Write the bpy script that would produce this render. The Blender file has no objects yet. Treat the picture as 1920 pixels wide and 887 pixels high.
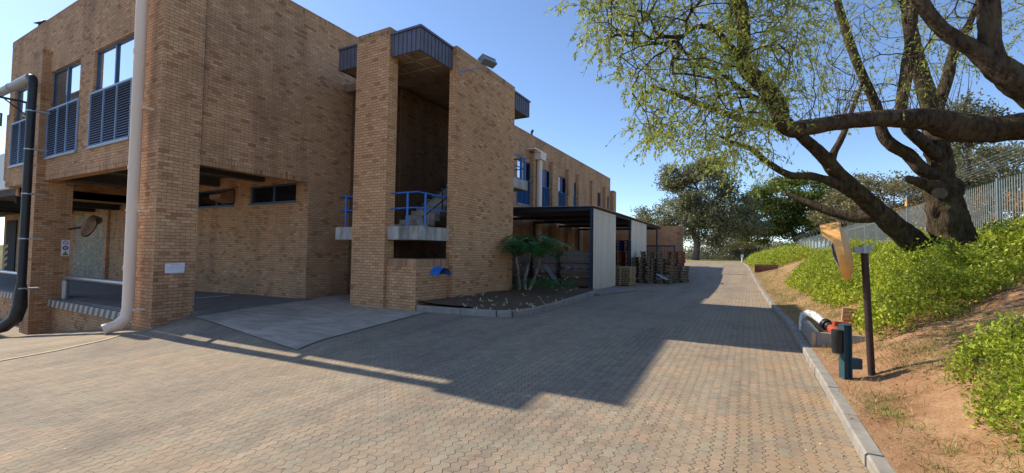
import bpy, math, random
import numpy as np
from mathutils import Vector, Matrix
random.seed(7); rng = np.random.default_rng(7)
scene = bpy.context.scene
col = scene.collection
RAD = math.radians

# ------------------------------------------------------------------ camera
F_PX, CAM = 815.66, np.array([0.0, 0.0, 1.7])
def cam_axes(yaw, pitch, roll):
    f0 = np.array([-math.sin(yaw), math.cos(yaw), 0]); r0 = np.array([math.cos(yaw), math.sin(yaw), 0]); u = np.array([0, 0, 1.0])
    fw = f0*math.cos(pitch)+u*math.sin(pitch); up = u*math.cos(pitch)-f0*math.sin(pitch)
    return r0*math.cos(roll)+up*math.sin(roll), up*math.cos(roll)-r0*math.sin(roll), fw
R_, U_, FW_ = cam_axes(RAD(28.5926), RAD(2.0593), RAD(0.8814))
cd = bpy.data.cameras.new('camera'); cam = bpy.data.objects.new('camera', cd); col.objects.link(cam)
cd.sensor_width = 36; cd.lens = F_PX/1920*36; cd.clip_start = 0.05; cd.clip_end = 3000
cam.matrix_world = Matrix(((R_[0], U_[0], -FW_[0], CAM[0]), (R_[1], U_[1], -FW_[1], CAM[1]), (R_[2], U_[2], -FW_[2], CAM[2]), (0, 0, 0, 1)))
scene.camera = cam
def at(px, py, depth):                       # a point of the place seen at this pixel, this far along the view axis
    return CAM + depth*(R_*(px-960)/F_PX - U_*(py-443.5)/F_PX + FW_)

# ------------------------------------------------------------------ light
SUN = np.array([-1.19, 0.02, 1.0]); SUN /= np.linalg.norm(SUN)
ELEV = math.asin(SUN[2]); AZ = math.atan2(SUN[0], SUN[1])
world = bpy.data.worlds.new('World'); scene.world = world; world.use_nodes = True
wn = world.node_tree.nodes; bg = wn['Background']
sky = wn.new('ShaderNodeTexSky'); sky.sky_type = 'NISHITA'; sky.sun_disc = False
sky.sun_elevation = ELEV; sky.sun_rotation = AZ; sky.altitude = 2200; sky.air_density = 1.0; sky.dust_density = 1.3; sky.ozone_density = 3.4
world.node_tree.links.new(sky.outputs[0], bg.inputs[0]); bg.inputs[1].default_value = 0.15
sl = bpy.data.lights.new('sun', 'SUN'); sl.energy = 4.0; sl.angle = RAD(0.5); sl.color = (1.0, 0.915, 0.765)
so = bpy.data.objects.new('sun', sl); col.objects.link(so); so.rotation_euler = Vector(SUN).to_track_quat('Z', 'Y').to_euler()
so.location = (-40, 5, 40)
scene.view_settings.view_transform = 'Standard'; scene.view_settings.look = 'None'
scene.view_settings.exposure = 0.62; scene.view_settings.gamma = 1.0

# ------------------------------------------------------------------ materials
class NT:
    def __init__(s, name):
        s.m = bpy.data.materials.new(name); s.m.use_nodes = True; s.t = s.m.node_tree; s.b = s.t.nodes['Principled BSDF']
    def n(s, typ, **kw):
        x = s.t.nodes.new('ShaderNode'+typ)
        for k, v in kw.items():
            if k.startswith('i_'):
                k = k[2:]; k = int(k) if k.isdigit() else k.replace('_', ' ')
                if isinstance(v, bpy.types.NodeSocket): s.t.links.new(v, x.inputs[k])
                else: x.inputs[k].default_value = v
            else: setattr(x, k, v)
        return x
    def math(s, op, a, b=0.0, c=0.0): return s.n('Math', operation=op, i_0=a, i_1=b, i_2=c).outputs[0]
    def mix(s, f, a, b, mode='MIX'):
        x = s.n('Mix', data_type='RGBA', blend_type=mode)
        for i, v in ((0, f), (6, a), (7, b)):
            if isinstance(v, bpy.types.NodeSocket): s.t.links.new(v, x.inputs[i])
            else: x.inputs[i].default_value = v if i == 0 else (*v, 1)
        return x.outputs[2]
    def ramp(s, f, stops, interp='LINEAR'):
        x = s.n('ValToRGB', i_0=f); e = x.color_ramp.elements; x.color_ramp.interpolation = interp
        while len(e) < len(stops): e.new(0.5)
        for q, (p, c) in zip(e, stops): q.position = p; q.color = (*c, 1) if len(c) == 3 else c
        return x.outputs[0]
    def pos(s): return s.n('NewGeometry').outputs['Position']
    def uv(s): return s.n('TexCoord').outputs['UV']
    def noise(s, vec, scale, detail=4, rough=0.55): return s.n('TexNoise', i_Vector=vec, i_Scale=scale, i_Detail=detail, i_Roughness=rough).outputs[0]
    def set(s, sock, v):
        if isinstance(v, bpy.types.NodeSocket): s.t.links.new(v, s.b.inputs[sock])
        else: s.b.inputs[sock].default_value = v
    def bump(s, h, strength, dist=0.01):
        s.t.links.new(s.n('Bump', i_Height=h, i_Strength=strength, i_Distance=dist).outputs[0], s.b.inputs['Normal'])
def g3(v): return (v, v, v)

def simple(name, c1, c2=None, scale=6, rough=0.7, metal=0.0, bump=0.15, spec=0.4, streak=False):
    t = NT(name); c2 = c2 or tuple(x*0.75 for x in c1); p = t.pos()
    if streak: p = t.n('Mapping', i_Vector=p, i_Scale=(1, 1, 0.12)).outputs[0]
    f = t.noise(p, scale, 5, 0.6); t.set('Base Color', t.ramp(f, [(0.3, c1), (0.7, c2)]))
    t.set('Roughness', rough); t.set('Metallic', metal); t.set('Specular IOR Level', spec)
    if bump: t.bump(t.noise(t.pos(), scale*6, 3), bump)
    return t.m

def brick_mat(name, cols, bw=0.232, rh=0.085, mortar=0.012, mcol=(0.15, 0.105, 0.07), soldier=False, stain=1.0, tint=(1, 1, 1)):
    t = NT(name); uv = t.uv()
    if soldier: uv = t.n('Mapping', i_Vector=uv, i_Rotation=(0, 0, math.pi/2)).outputs[0]
    wob = t.n('TexNoise', i_Vector=uv, i_Scale=9.0, i_Detail=2); off = t.n('VectorMath', operation='SCALE', i_0=wob.outputs[1], i_Scale=0.008)
    uvw = t.n('VectorMath', operation='ADD', i_0=uv, i_1=off.outputs[0]).outputs[0]
    b = t.n('TexBrick', offset=0.0 if soldier else 0.5, i_Vector=uvw, i_Color1=(0, 0, 0, 1), i_Color2=(1, 1, 1, 1), i_Mortar=(0, 0, 0, 1), i_Scale=1.0,
            i_Mortar_Size=mortar*0.5, i_Mortar_Smooth=0.35, i_Bias=0.0, i_Brick_Width=bw, i_Row_Height=rh)
    c = t.ramp(b.outputs[0], [(0.0, cols[0]), (0.13, cols[1]), (0.5, cols[2]), (0.78, cols[3]), (1.0, cols[4])])
    fine = t.noise(t.n('Mapping', i_Vector=uv, i_Scale=(1, 2.2, 1)).outputs[0], 26, 4, 0.7)
    c = t.mix(1.0, c, t.ramp(fine, [(0.25, g3(0.6)), (0.5, g3(1.0)), (0.8, g3(1.22))]), 'MULTIPLY')
    p = t.pos()
    c = t.mix(stain, c, t.ramp(t.noise(p, 0.55, 5, 0.62), [(0.3, g3(0.72)), (0.5, g3(1.0)), (0.75, (1.12, 1.1, 1.05))]), 'MULTIPLY')
    st = t.noise(t.n('Mapping', i_Vector=p, i_Scale=(1.6, 1.6, 0.16)).outputs[0], 1.3, 4, 0.6)
    c = t.mix(stain*0.8, c, t.ramp(st, [(0.34, (0.74, 0.74, 0.76)), (0.54, g3(1.0))]), 'MULTIPLY')
    c = t.mix(b.outputs[1], c, mcol); c = t.mix(1.0, c, tint, 'MULTIPLY')
    t.set('Base Color', c); t.set('Roughness', 0.9); t.set('Specular IOR Level', 0.25)
    h = t.math('ADD', t.math('MULTIPLY', b.outputs[1], -1.0), t.math('MULTIPLY', fine, 0.55)); t.bump(h, 0.7, 0.009)
    return t.m
BR = [(0.36, 0.175, 0.088), (0.52, 0.29, 0.15), (0.59, 0.345, 0.185), (0.55, 0.305, 0.16), (0.66, 0.41, 0.23)]
M = {}
M['brick'] = brick_mat('tan_face_brick', BR)
M['brick_clean'] = brick_mat('tan_face_brick_column', [tuple(min(1, x*1.14) for x in c) for c in BR], stain=0.4, tint=(1.0, 0.97, 0.93))
M['soldier'] = brick_mat('tan_soldier_brick', [tuple(x*0.92 for x in c) for c in BR], bw=0.222, rh=0.085, soldier=True)
M['brick_white'] = brick_mat('whitewashed_brick', [(0.32, 0.25, 0.17), (0.40, 0.34, 0.24), (0.46, 0.40, 0.29), (0.36, 0.30, 0.20), (0.56, 0.50, 0.39)], mcol=(0.2, 0.18, 0.15))
M['brick_red'] = brick_mat('orange_red_brick', [(0.55, 0.26, 0.12), (0.66, 0.33, 0.16), (0.72, 0.38, 0.19), (0.68, 0.34, 0.165), (0.76, 0.43, 0.23)], mcol=(0.32, 0.2, 0.12), stain=0.4)
M['brick_inner_shade'] = brick_mat('shade_tinted_inner_brick', [tuple(x*0.34 for x in c) for c in BR], mcol=(0.05, 0.04, 0.03))  # face brick copy with the stairwell's shade put into its colour
M['brick_dark'] = brick_mat('dark_red_brick', [(0.12, 0.05, 0.035), (0.18, 0.075, 0.05), (0.22, 0.10, 0.065), (0.2, 0.09, 0.06), (0.26, 0.13, 0.09)])

def paver_mat():
    t = NT('interlocking_pavers'); p = t.pos(); s = t.n('SeparateXYZ', i_0=p); x, y = s.outputs[0], s.outputs[1]
    wx = t.math('MULTIPLY', t.math('SUBTRACT', t.noise(p, 1.1, 2), 0.5), 0.05)
    x = t.math('ADD', x, wx)
    zz = t.math('MULTIPLY', t.math('SUBTRACT', t.math('PINGPONG', t.math('ADD', y, 50.0), 0.05625), 0.028), 0.62)
    zs = t.n('MapRange', interpolation_type='SMOOTHSTEP', i_Value=zz, i_1=-0.0175, i_2=0.0175, i_3=-0.0165, i_4=0.0165).outputs[0]
    u = t.math('ADD', x, zs)
    zy = t.math('MULTIPLY', t.math('SUBTRACT', t.math('PINGPONG', t.math('ADD', x, 50.0), 0.05625), 0.028), 0.32)
    v = t.math('ADD', y, zy)
    vec = t.n('CombineXYZ', i_0=v, i_1=u).outputs[0]
    b = t.n('TexBrick', offset=0.5, i_Vector=vec, i_Color1=(0, 0, 0, 1), i_Color2=(1, 1, 1, 1), i_Mortar=(0, 0, 0, 1), i_Scale=1.0, i_Mortar_Size=0.0036,
            i_Mortar_Smooth=0.4, i_Bias=0.0, i_Brick_Width=0.225, i_Row_Height=0.1125)
    c = t.ramp(b.outputs[0], [(0.0, (0.28, 0.235, 0.19)), (0.25, (0.32, 0.265, 0.205)), (0.5, (0.345, 0.272, 0.205)), (0.72, (0.30, 0.275, 0.22)), (0.9, (0.37, 0.275, 0.21)), (1.0, (0.34, 0.30, 0.24))])
    grain = t.noise(p, 190, 3, 0.75)
    c = t.mix(1.0, c, t.ramp(grain, [(0.3, g3(0.55)), (0.5, g3(1.0)), (0.72, g3(1.45))]), 'MULTIPLY')
    blot = t.noise(p, 7.0, 4, 0.65)
    c = t.mix(1.0, c, t.ramp(blot, [(0.3, g3(0.80)), (0.55, g3(1.0)), (0.8, (1.14, 1.12, 1.08))]), 'MULTIPLY')
    big = t.noise(p, 0.35, 4, 0.6)
    c = t.mix(1.0, c, t.ramp(big, [(0.3, (0.80, 0.80, 0.83)), (0.5, g3(1.0)), (0.7, (1.12, 1.05, 0.97))]), 'MULTIPLY')
    trk = t.noise(t.n('Mapping', i_Vector=p, i_Scale=(1.5, 0.07, 1)).outputs[0], 1.0, 3, 0.55)
    c = t.mix(1.0, c, t.ramp(trk, [(0.34, (0.86, 0.86, 0.87)), (0.52, g3(1.0)), (0.68, (1.09, 1.07, 1.04))]), 'MULTIPLY')
    edge = t.n('MapRange', i_Value=x, i_1=-1.5, i_2=0.75, i_3=0.0, i_4=1.0).outputs[0]
    sand = t.math('MULTIPLY', edge, t.ramp(t.noise(p, 1.7, 5, 0.7), [(0.42, g3(0)), (0.66, g3(1))]))
    c = t.mix(t.math('MULTIPLY', sand, 0.75), c, (0.42, 0.27, 0.15))
    oil = t.ramp(t.noise(p, 0.8, 5, 0.62), [(0.56, g3(0)), (0.72, g3(1))])
    c = t.mix(t.math('MULTIPLY', oil, 0.32), c, (0.10, 0.09, 0.085))
    fu = t.math('FRACT', t.math('DIVIDE', t.math('ADD', u, 112.5), 0.1125)); dl = t.math('MINIMUM', fu, t.math('SUBTRACT', 1.0, fu))
    row = t.n('MapRange', interpolation_type='SMOOTHSTEP', i_Value=dl, i_1=0.018, i_2=0.062, i_3=1.0, i_4=0.0).outputs[0]
    var = t.ramp(t.noise(p, 3.5, 3, 0.6), [(0.35, g3(0.35)), (0.6, g3(1.0))])
    jm = t.math('MAXIMUM', t.math('MULTIPLY', row, var), t.math('MULTIPLY', b.outputs[1], 0.55))
    moss = t.ramp(t.noise(p, 2.3, 3, 0.6), [(0.45, (0.07, 0.055, 0.045)), (0.62, (0.20, 0.15, 0.10))])
    c = t.mix(1.0, c, (1.02, 0.98, 0.89), 'MULTIPLY')
    c = t.mix(t.math('MULTIPLY', jm, 0.9), c, moss)
    t.set('Base Color', c); t.set('Roughness', 0.88); t.set('Specular IOR Level', 0.25)
    h = t.math('ADD', t.math('MULTIPLY', jm, -1.0), t.math('ADD', t.math('MULTIPLY', grain, 0.25), t.math('MULTIPLY', blot, 0.3)))
    t.bump(h, 0.75, 0.007); return t.m
M['paver'] = paver_mat()

def soil_mat():
    t = NT('red_bank_soil'); p = t.pos()
    c = t.ramp(t.noise(p, 2.2, 6, 0.65), [(0.3, (0.27, 0.135, 0.07)), (0.5, (0.40, 0.22, 0.118)), (0.7, (0.49, 0.295, 0.165))])
    c = t.mix(1.0, c, t.ramp(t.noise(p, 38, 4, 0.75), [(0.3, g3(0.65)), (0.5, g3(1)), (0.75, g3(1.2))]), 'MULTIPLY')
    s = t.n('SeparateXYZ', i_0=p); far = t.n('MapRange', i_Value=s.outputs[1], i_1=9.0, i_2=18.0, i_3=0.12, i_4=0.75).outputs[0]
    dry = t.math('MULTIPLY', far, t.ramp(t.noise(p, 3.1, 6, 0.7), [(0.36, g3(0)), (0.56, g3(1))]))
    c = t.mix(dry, c, t.ramp(t.noise(p, 60, 3, 0.7), [(0.3, (0.20, 0.13, 0.055)), (0.7, (0.46, 0.33, 0.15))]))
    t.set('Base Color', c); t.set('Roughness', 0.95); t.set('Specular IOR Level', 0.1)
    t.bump(t.math('ADD', t.noise(p, 9, 6, 0.7), t.math('MULTIPLY', t.noise(p, 60, 4, 0.7), 0.4)), 0.9, 0.04); return t.m
M['soil'] = soil_mat()
M['bed'] = simple('brown_bed_soil', (0.19, 0.125, 0.078), (0.10, 0.066, 0.043), 14, 0.95, bump=0.8, spec=0.1)
M['verge'] = simple('dry_yellow_grass', (0.42, 0.36, 0.13), (0.26, 0.25, 0.08), 3, 0.95, bump=0.5, spec=0.1)
M['farground'] = simple('veld_ground', (0.22, 0.18, 0.08), (0.12, 0.13, 0.05), 0.2, 0.95, bump=0.2, spec=0.1)
M['apron'] = simple('pale_concrete', (0.62, 0.505, 0.385), (0.43, 0.355, 0.275), 1.2, 0.9, bump=0.3, spec=0.2)
t = NT('stained_apron_concrete'); p = t.pos(); c = t.ramp(t.noise(p, 1.1, 6, 0.65), [(0.3, (0.62, 0.505, 0.385)), (0.7, (0.42, 0.345, 0.268))])
c = t.mix(1.0, c, t.ramp(t.noise(t.n('Mapping', i_Vector=p, i_Scale=(0.5, 2.0, 1)).outputs[0], 2.2, 5, 0.7), [(0.35, g3(0.72)), (0.6, g3(1.0))]), 'MULTIPLY')
cr = t.n('TexVoronoi', feature='DISTANCE_TO_EDGE', i_Vector=t.n('VectorMath', operation='ADD', i_0=p, i_1=t.n('VectorMath', operation='SCALE', i_0=t.n('TexNoise', i_Vector=p, i_Scale=1.5, i_Detail=4).outputs[1], i_Scale=0.7).outputs[0]).outputs[0], i_Scale=0.42).outputs['Distance']
c = t.mix(t.ramp(cr, [(0.0, g3(0.4)), (0.005, g3(0.0))]), c, (0.08, 0.07, 0.06))
t.set('Base Color', c); t.set('Roughness', 0.9); t.set('Specular IOR Level', 0.2); t.bump(t.noise(p, 60, 4, 0.7), 0.3, 0.01); M['apron'] = t.m
M['asphalt'] = simple('dark_floor', (0.23, 0.205, 0.185), (0.16, 0.145, 0.13), 2, 0.85, bump=0.2, spec=0.3)
M['dockfloor'] = simple('grey_dock_floor', (0.24, 0.235, 0.235), (0.17, 0.165, 0.165), 1.2, 0.8, bump=0.15, spec=0.3)
def conc(name, a, b, dark, amt):
    t = NT(name); p = t.pos()
    c = t.ramp(t.noise(p, 5, 6, 0.65), [(0.3, a), (0.7, b)])
    st = t.noise(t.n('Mapping', i_Vector=p, i_Scale=(3, 3, 0.6)).outputs[0], 0.8, 6, 0.7)
    c = t.mix(t.math('MULTIPLY', t.ramp(st, [(0.42, g3(0)), (0.70, g3(1))]), amt), c, dark)
    t.set('Base Color', c); t.set('Roughness', 0.9); t.set('Specular IOR Level', 0.2); t.bump(t.noise(p, 40, 4, 0.7), 0.3, 0.01); return t.m
M['padconc'] = simple('brown_pad_concrete', (0.30, 0.26, 0.22), (0.22, 0.19, 0.16), 1.5, 0.9, bump=0.2)
M['kerb'] = conc('kerb_concrete', (0.40, 0.365, 0.32), (0.28, 0.25, 0.215), (0.16, 0.13, 0.10), 0.5)
M['slab'] = conc('weathered_concrete', (0.55, 0.51, 0.46), (0.42, 0.39, 0.35), (0.05, 0.045, 0.04), 0.85)
M['soffit'] = conc('brown_board_soffit', (0.34, 0.25, 0.18), (0.24, 0.18, 0.13), (0.09, 0.065, 0.05), 0.6)
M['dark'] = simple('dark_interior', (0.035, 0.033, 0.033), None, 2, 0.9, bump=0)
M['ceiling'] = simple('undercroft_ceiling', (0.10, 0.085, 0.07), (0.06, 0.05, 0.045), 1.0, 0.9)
def ribbed():
    t = NT('purple_grey_sheet'); p = t.pos(); c = t.ramp(t.noise(p, 3, 3), [(0.3, (0.14, 0.135, 0.175)), (0.7, (0.10, 0.10, 0.135))])
    t.set('Base Color', c); t.set('Roughness', 0.45); t.set('Metallic', 0.1); return t.m
M['fascia'] = ribbed()
M['frame'] = simple('blue_window_frame', (0.035, 0.095, 0.19), (0.03, 0.075, 0.15), 8, 0.4, bump=0)
M['louvre'] = simple('blue_louvre', (0.30, 0.43, 0.62), (0.24, 0.36, 0.54), 8, 0.45, bump=0)
M['louvre_bright'] = simple('bright_blue_louvre', (0.05, 0.19, 0.46), (0.04, 0.15, 0.38), 8, 0.45, bump=0)
M['rail_blue'] = simple('blue_handrail_paint', (0.025, 0.17, 0.56), (0.02, 0.13, 0.45), 10, 0.35, bump=0.05)
M['steel_blue'] = simple('dark_blue_steel', (0.025, 0.055, 0.11), (0.018, 0.04, 0.08), 8, 0.5, bump=0)
def glass(name, base, metal):
    t = NT(name); t.set('Base Color', (*base, 1)); t.set('Roughness', 0.03); t.set('Metallic', metal); t.set('Specular IOR Level', 0.7)
    t.bump(t.noise(t.pos(), 0.8, 2), 0.02, 0.05); return t.m
M['glass'] = glass('reflective_glass', (0.78, 0.82, 0.88), 0.95)
M['glass_mid'] = glass('curtained_glass', (0.16, 0.16, 0.15), 0.3)
M['glass_dark'] = glass('dark_glass', (0.012, 0.013, 0.016), 0.0)
M['cream'] = simple('cream_pipe_paint', (0.88, 0.70, 0.55), (0.74, 0.58, 0.45), 2.5, 0.55, bump=0.08, streak=True)
M['black'] = simple('black_pipe_plastic', (0.016, 0.017, 0.019), (0.028, 0.029, 0.031), 5, 0.45, bump=0.05)
M['greypipe'] = simple('grey_pipe', (0.33, 0.34, 0.36), (0.25, 0.26, 0.28), 4, 0.5, bump=0.05)
M['galv'] = simple('galvanised_steel', (0.42, 0.44, 0.46), (0.33, 0.35, 0.37), 9, 0.35, 0.6, bump=0.05)
t = NT('chipped_white_paint'); t.set('Base Color', t.ramp(t.noise(t.pos(), 22, 4, 0.7), [(0.40, (0.16, 0.14, 0.12)), (0.46, (0.78, 0.78, 0.76))])); t.set('Roughness', 0.6); M['whitechip'] = t.m
M['white'] = simple('white_paint', (0.75, 0.75, 0.72), (0.6, 0.6, 0.57), 8, 0.6, bump=0.05)
M['yellow'] = simple('yellow_line_paint', (0.52, 0.44, 0.25), (0.34, 0.29, 0.20), 12, 0.8, bump=0.2)
M['paper'] = simple('white_paper', (0.74, 0.75, 0.82), (0.70, 0.71, 0.78), 5, 0.7, bump=0)
M['ink'] = simple('grey_ink', (0.50, 0.50, 0.60), None, 5, 0.8, bump=0)
M['purple'] = simple('purple_sign_ink', (0.10, 0.06, 0.30), None, 5, 0.6, bump=0)
M['redink'] = simple('red_sign_ink', (0.35, 0.05, 0.10), None, 5, 0.6, bump=0)
M['greenink'] = simple('yellow_green_sign_ink', (0.38, 0.40, 0.05), None, 5, 0.6, bump=0)
M['blackink'] = simple('black_sign_ink', (0.02, 0.02, 0.02), None, 5, 0.6, bump=0)
M['orange'] = simple('orange_plastic', (0.82, 0.42, 0.12), (0.72, 0.35, 0.10), 5, 0.45, bump=0.03)
M['brownplastic'] = simple('faded_brown_plastic', (0.30, 0.15, 0.09), (0.22, 0.11, 0.07), 5, 0.5, bump=0.03)
M['mirror'] = glass('convex_mirror_face', (0.7, 0.7, 0.7), 1.0)
M['rust'] = simple('rusty_brown_pole', (0.065, 0.034, 0.027), (0.035, 0.022, 0.02), 10, 0.7, bump=0.2)
M['teal'] = simple('teal_post_paint', (0.03, 0.085, 0.11), (0.022, 0.065, 0.085), 8, 0.55, bump=0.08)
M['redvalve'] = simple('red_valve_paint', (0.42, 0.075, 0.03), (0.30, 0.05, 0.025), 15, 0.6, bump=0.1)
def sheet(name, a, b):
    t = NT(name); p = t.pos(); st = t.noise(t.n('Mapping', i_Vector=p, i_Scale=(9, 9, 0.15)).outputs[0], 1.6, 5, 0.7)
    t.set('Base Color', t.ramp(st, [(0.3, a), (0.7, b)])); t.set('Roughness', 0.5); t.set('Metallic', 0.0); t.bump(t.noise(p, 30, 2), 0.05); return t.m
M['corr'] = sheet('corrugated_sheet', (0.84, 0.74, 0.60), (0.46, 0.39, 0.31))
M['roofsheet'] = sheet('rusty_roof_sheet', (0.40, 0.30, 0.20), (0.26, 0.18, 0.12))
def wood(name, a, b):
    t = NT(name); p = t.pos(); r = t.n('NewGeometry').outputs['Random Per Island']
    c = t.mix(r, a, b); c = t.mix(1.0, c, t.ramp(t.noise(t.n('Mapping', i_Vector=p, i_Scale=(3, 12, 12)).outputs[0], 4, 4, 0.7), [(0.3, g3(0.6)), (0.7, g3(1.15))]), 'MULTIPLY')
    t.set('Base Color', c); t.set('Roughness', 0.85); t.set('Specular IOR Level', 0.2); return t.m
M['wood_old'] = wood('weathered_pallet_wood', (0.30, 0.215, 0.135), (0.15, 0.105, 0.07))
M['wood_new'] = wood('pale_pallet_wood', (0.62, 0.45, 0.26), (0.46, 0.32, 0.18))
M['wood_red'] = wood('red_painted_wood', (0.34, 0.13, 0.075), (0.24, 0.09, 0.055))
M['wood_blue'] = wood('blue_pallet_paint', (0.03, 0.08, 0.22), (0.02, 0.055, 0.15))
M['card'] = wood('brown_cardboard', (0.36, 0.25, 0.17), (0.20, 0.135, 0.09))
t = NT('stretch_wrap'); t.set('Base Color', (0.55, 0.52, 0.56, 1)); t.set('Roughness', 0.22); t.set('Alpha', 0.26); t.bump(t.noise(t.n('Mapping', i_Vector=t.pos(), i_Scale=(4, 4, 14)).outputs[0], 3, 4, 0.7), 0.9, 0.05); M['wrap'] = t.m
t = NT('clear_film'); t.set('Base Color', (0.55, 0.52, 0.62, 1)); t.set('Roughness', 0.25); t.set('Alpha', 0.6); M['film'] = t.m
def bark(name, a, b, c3):
    t = NT(name); p = t.pos(); st = t.noise(t.n('Mapping', i_Vector=p, i_Scale=(1, 1, 0.3)).outputs[0], 11, 5, 0.7)
    c = t.ramp(st, [(0.35, a), (0.6, b)]); c = t.mix(t.ramp(t.noise(p, 2.2, 4, 0.65), [(0.5, g3(0)), (0.68, g3(0.7))]), c, c3)
    t.set('Base Color', c); t.set('Roughness', 0.95); t.set('Specular IOR Level', 0.1); fur = t.noise(t.n('Mapping', i_Vector=p, i_Scale=(1, 1, 0.22)).outputs[0], 26, 4, 0.7); t.bump(t.math('ADD', st, t.math('MULTIPLY', fur, 0.8)), 1.0, 0.10); return t.m
M['bark'] = bark('willow_bark', (0.035, 0.026, 0.018), (0.14, 0.10, 0.068), (0.17, 0.145, 0.07))
M['bark_far'] = bark('tree_bark', (0.09, 0.065, 0.05), (0.2, 0.16, 0.13), (0.28, 0.24, 0.2))
M['cutwood'] = simple('grey_cut_wood', (0.20, 0.165, 0.14), (0.09, 0.07, 0.055), 14, 0.9, bump=0.4)
M['twig'] = simple('brown_twigs', (0.13, 0.085, 0.055), (0.08, 0.052, 0.036), 9, 0.9, bump=0)
def leaf(name, cols, trans=0.35, clump=0.8, cl=(0.75, 1.2)):
    t = NT(name); r = t.n('NewGeometry'); c = t.ramp(r.outputs['Random Per Island'], [(i/(len(cols)-1), q) for i, q in enumerate(cols)])
    c = t.mix(1.0, c, t.ramp(t.noise(r.outputs['Position'], clump, 3), [(0.35, g3(cl[0])), (0.65, g3(cl[1]))]), 'MULTIPLY')
    t.set('Base Color', c); t.set('Roughness', 0.5); t.set('Specular IOR Level', 0.3)
    tr = t.n('BsdfTranslucent', i_0=c); mx = t.n('MixShader', i_0=trans); out = t.t.nodes['Material Output']
    t.t.links.new(t.b.outputs[0], mx.inputs[1]); t.t.links.new(tr.outputs[0], mx.inputs[2]); t.t.links.new(mx.outputs[0], out.inputs[0]); return t.m
M['leaf_willow'] = leaf('willow_leaves', [(0.25, 0.31, 0.05), (0.42, 0.47, 0.085), (0.33, 0.39, 0.08), (0.58, 0.54, 0.11)], 0.5, 0.7)
M['leaf_hedge'] = leaf('hedge_leaves', [(0.13, 0.19, 0.016), (0.34, 0.41, 0.03), (0.60, 0.64, 0.07), (0.23, 0.30, 0.022), (0.52, 0.53, 0.07)], 0.4, 1.6, (0.65, 1.25))
M['leaf_hedge2'] = leaf('near_hedge_leaves', [(0.13, 0.20, 0.016), (0.31, 0.40, 0.03), (0.52, 0.58, 0.06), (0.22, 0.31, 0.022), (0.54, 0.53, 0.09)], 0.4, 1.8, (0.65, 1.25))
M['leaf_gum'] = leaf('gum_leaves', [(0.15, 0.165, 0.08), (0.26, 0.26, 0.125), (0.20, 0.21, 0.11), (0.36, 0.33, 0.18)], 0.42, 0.22, (0.6, 1.3))
M['leaf_dark'] = leaf('dark_green_leaves', [(0.08, 0.125, 0.025), (0.15, 0.195, 0.03), (0.23, 0.26, 0.04), (0.10, 0.145, 0.03)], 0.35, 0.25, (0.6, 1.3))
M['leaf_olive'] = leaf('olive_leaves', [(0.15, 0.155, 0.06), (0.22, 0.205, 0.08), (0.185, 0.165, 0.08), (0.28, 0.235, 0.11)], 0.35, 0.22)
M['leaf_rust'] = leaf('autumn_leaves', [(0.34, 0.16, 0.05), (0.42, 0.22, 0.06), (0.24, 0.13, 0.05), (0.2, 0.16, 0.06)], 0.3, 0.4)
M['leaf_palm'] = leaf('glossy_split_leaves', [(0.06, 0.17, 0.05), (0.09, 0.24, 0.07), (0.13, 0.31, 0.09)], 0.25, 1.5)
M['stemscar'] = bark('scarred_plant_stem', (0.10, 0.075, 0.055), (0.50, 0.44, 0.36), (0.3, 0.25, 0.19))
M['leaf_seed'] = leaf('seedling_leaves', [(0.50, 0.54, 0.20), (0.78, 0.74, 0.46), (0.62, 0.62, 0.32)], 0.3, 2)
M['grass_dry'] = leaf('dry_grass_blades', [(0.48, 0.36, 0.16), (0.36, 0.27, 0.10), (0.22, 0.26, 0.07), (0.55, 0.44, 0.22)], 0.3, 2)
M['grass_green'] = leaf('green_grass_blades', [(0.16, 0.24, 0.04), (0.26, 0.30, 0.06), (0.36, 0.34, 0.10)], 0.3, 2)
M['litter'] = leaf('dry_leaf_litter', [(0.62, 0.42, 0.16), (0.50, 0.32, 0.12), (0.70, 0.54, 0.26)], 0.2, 2)

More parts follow.
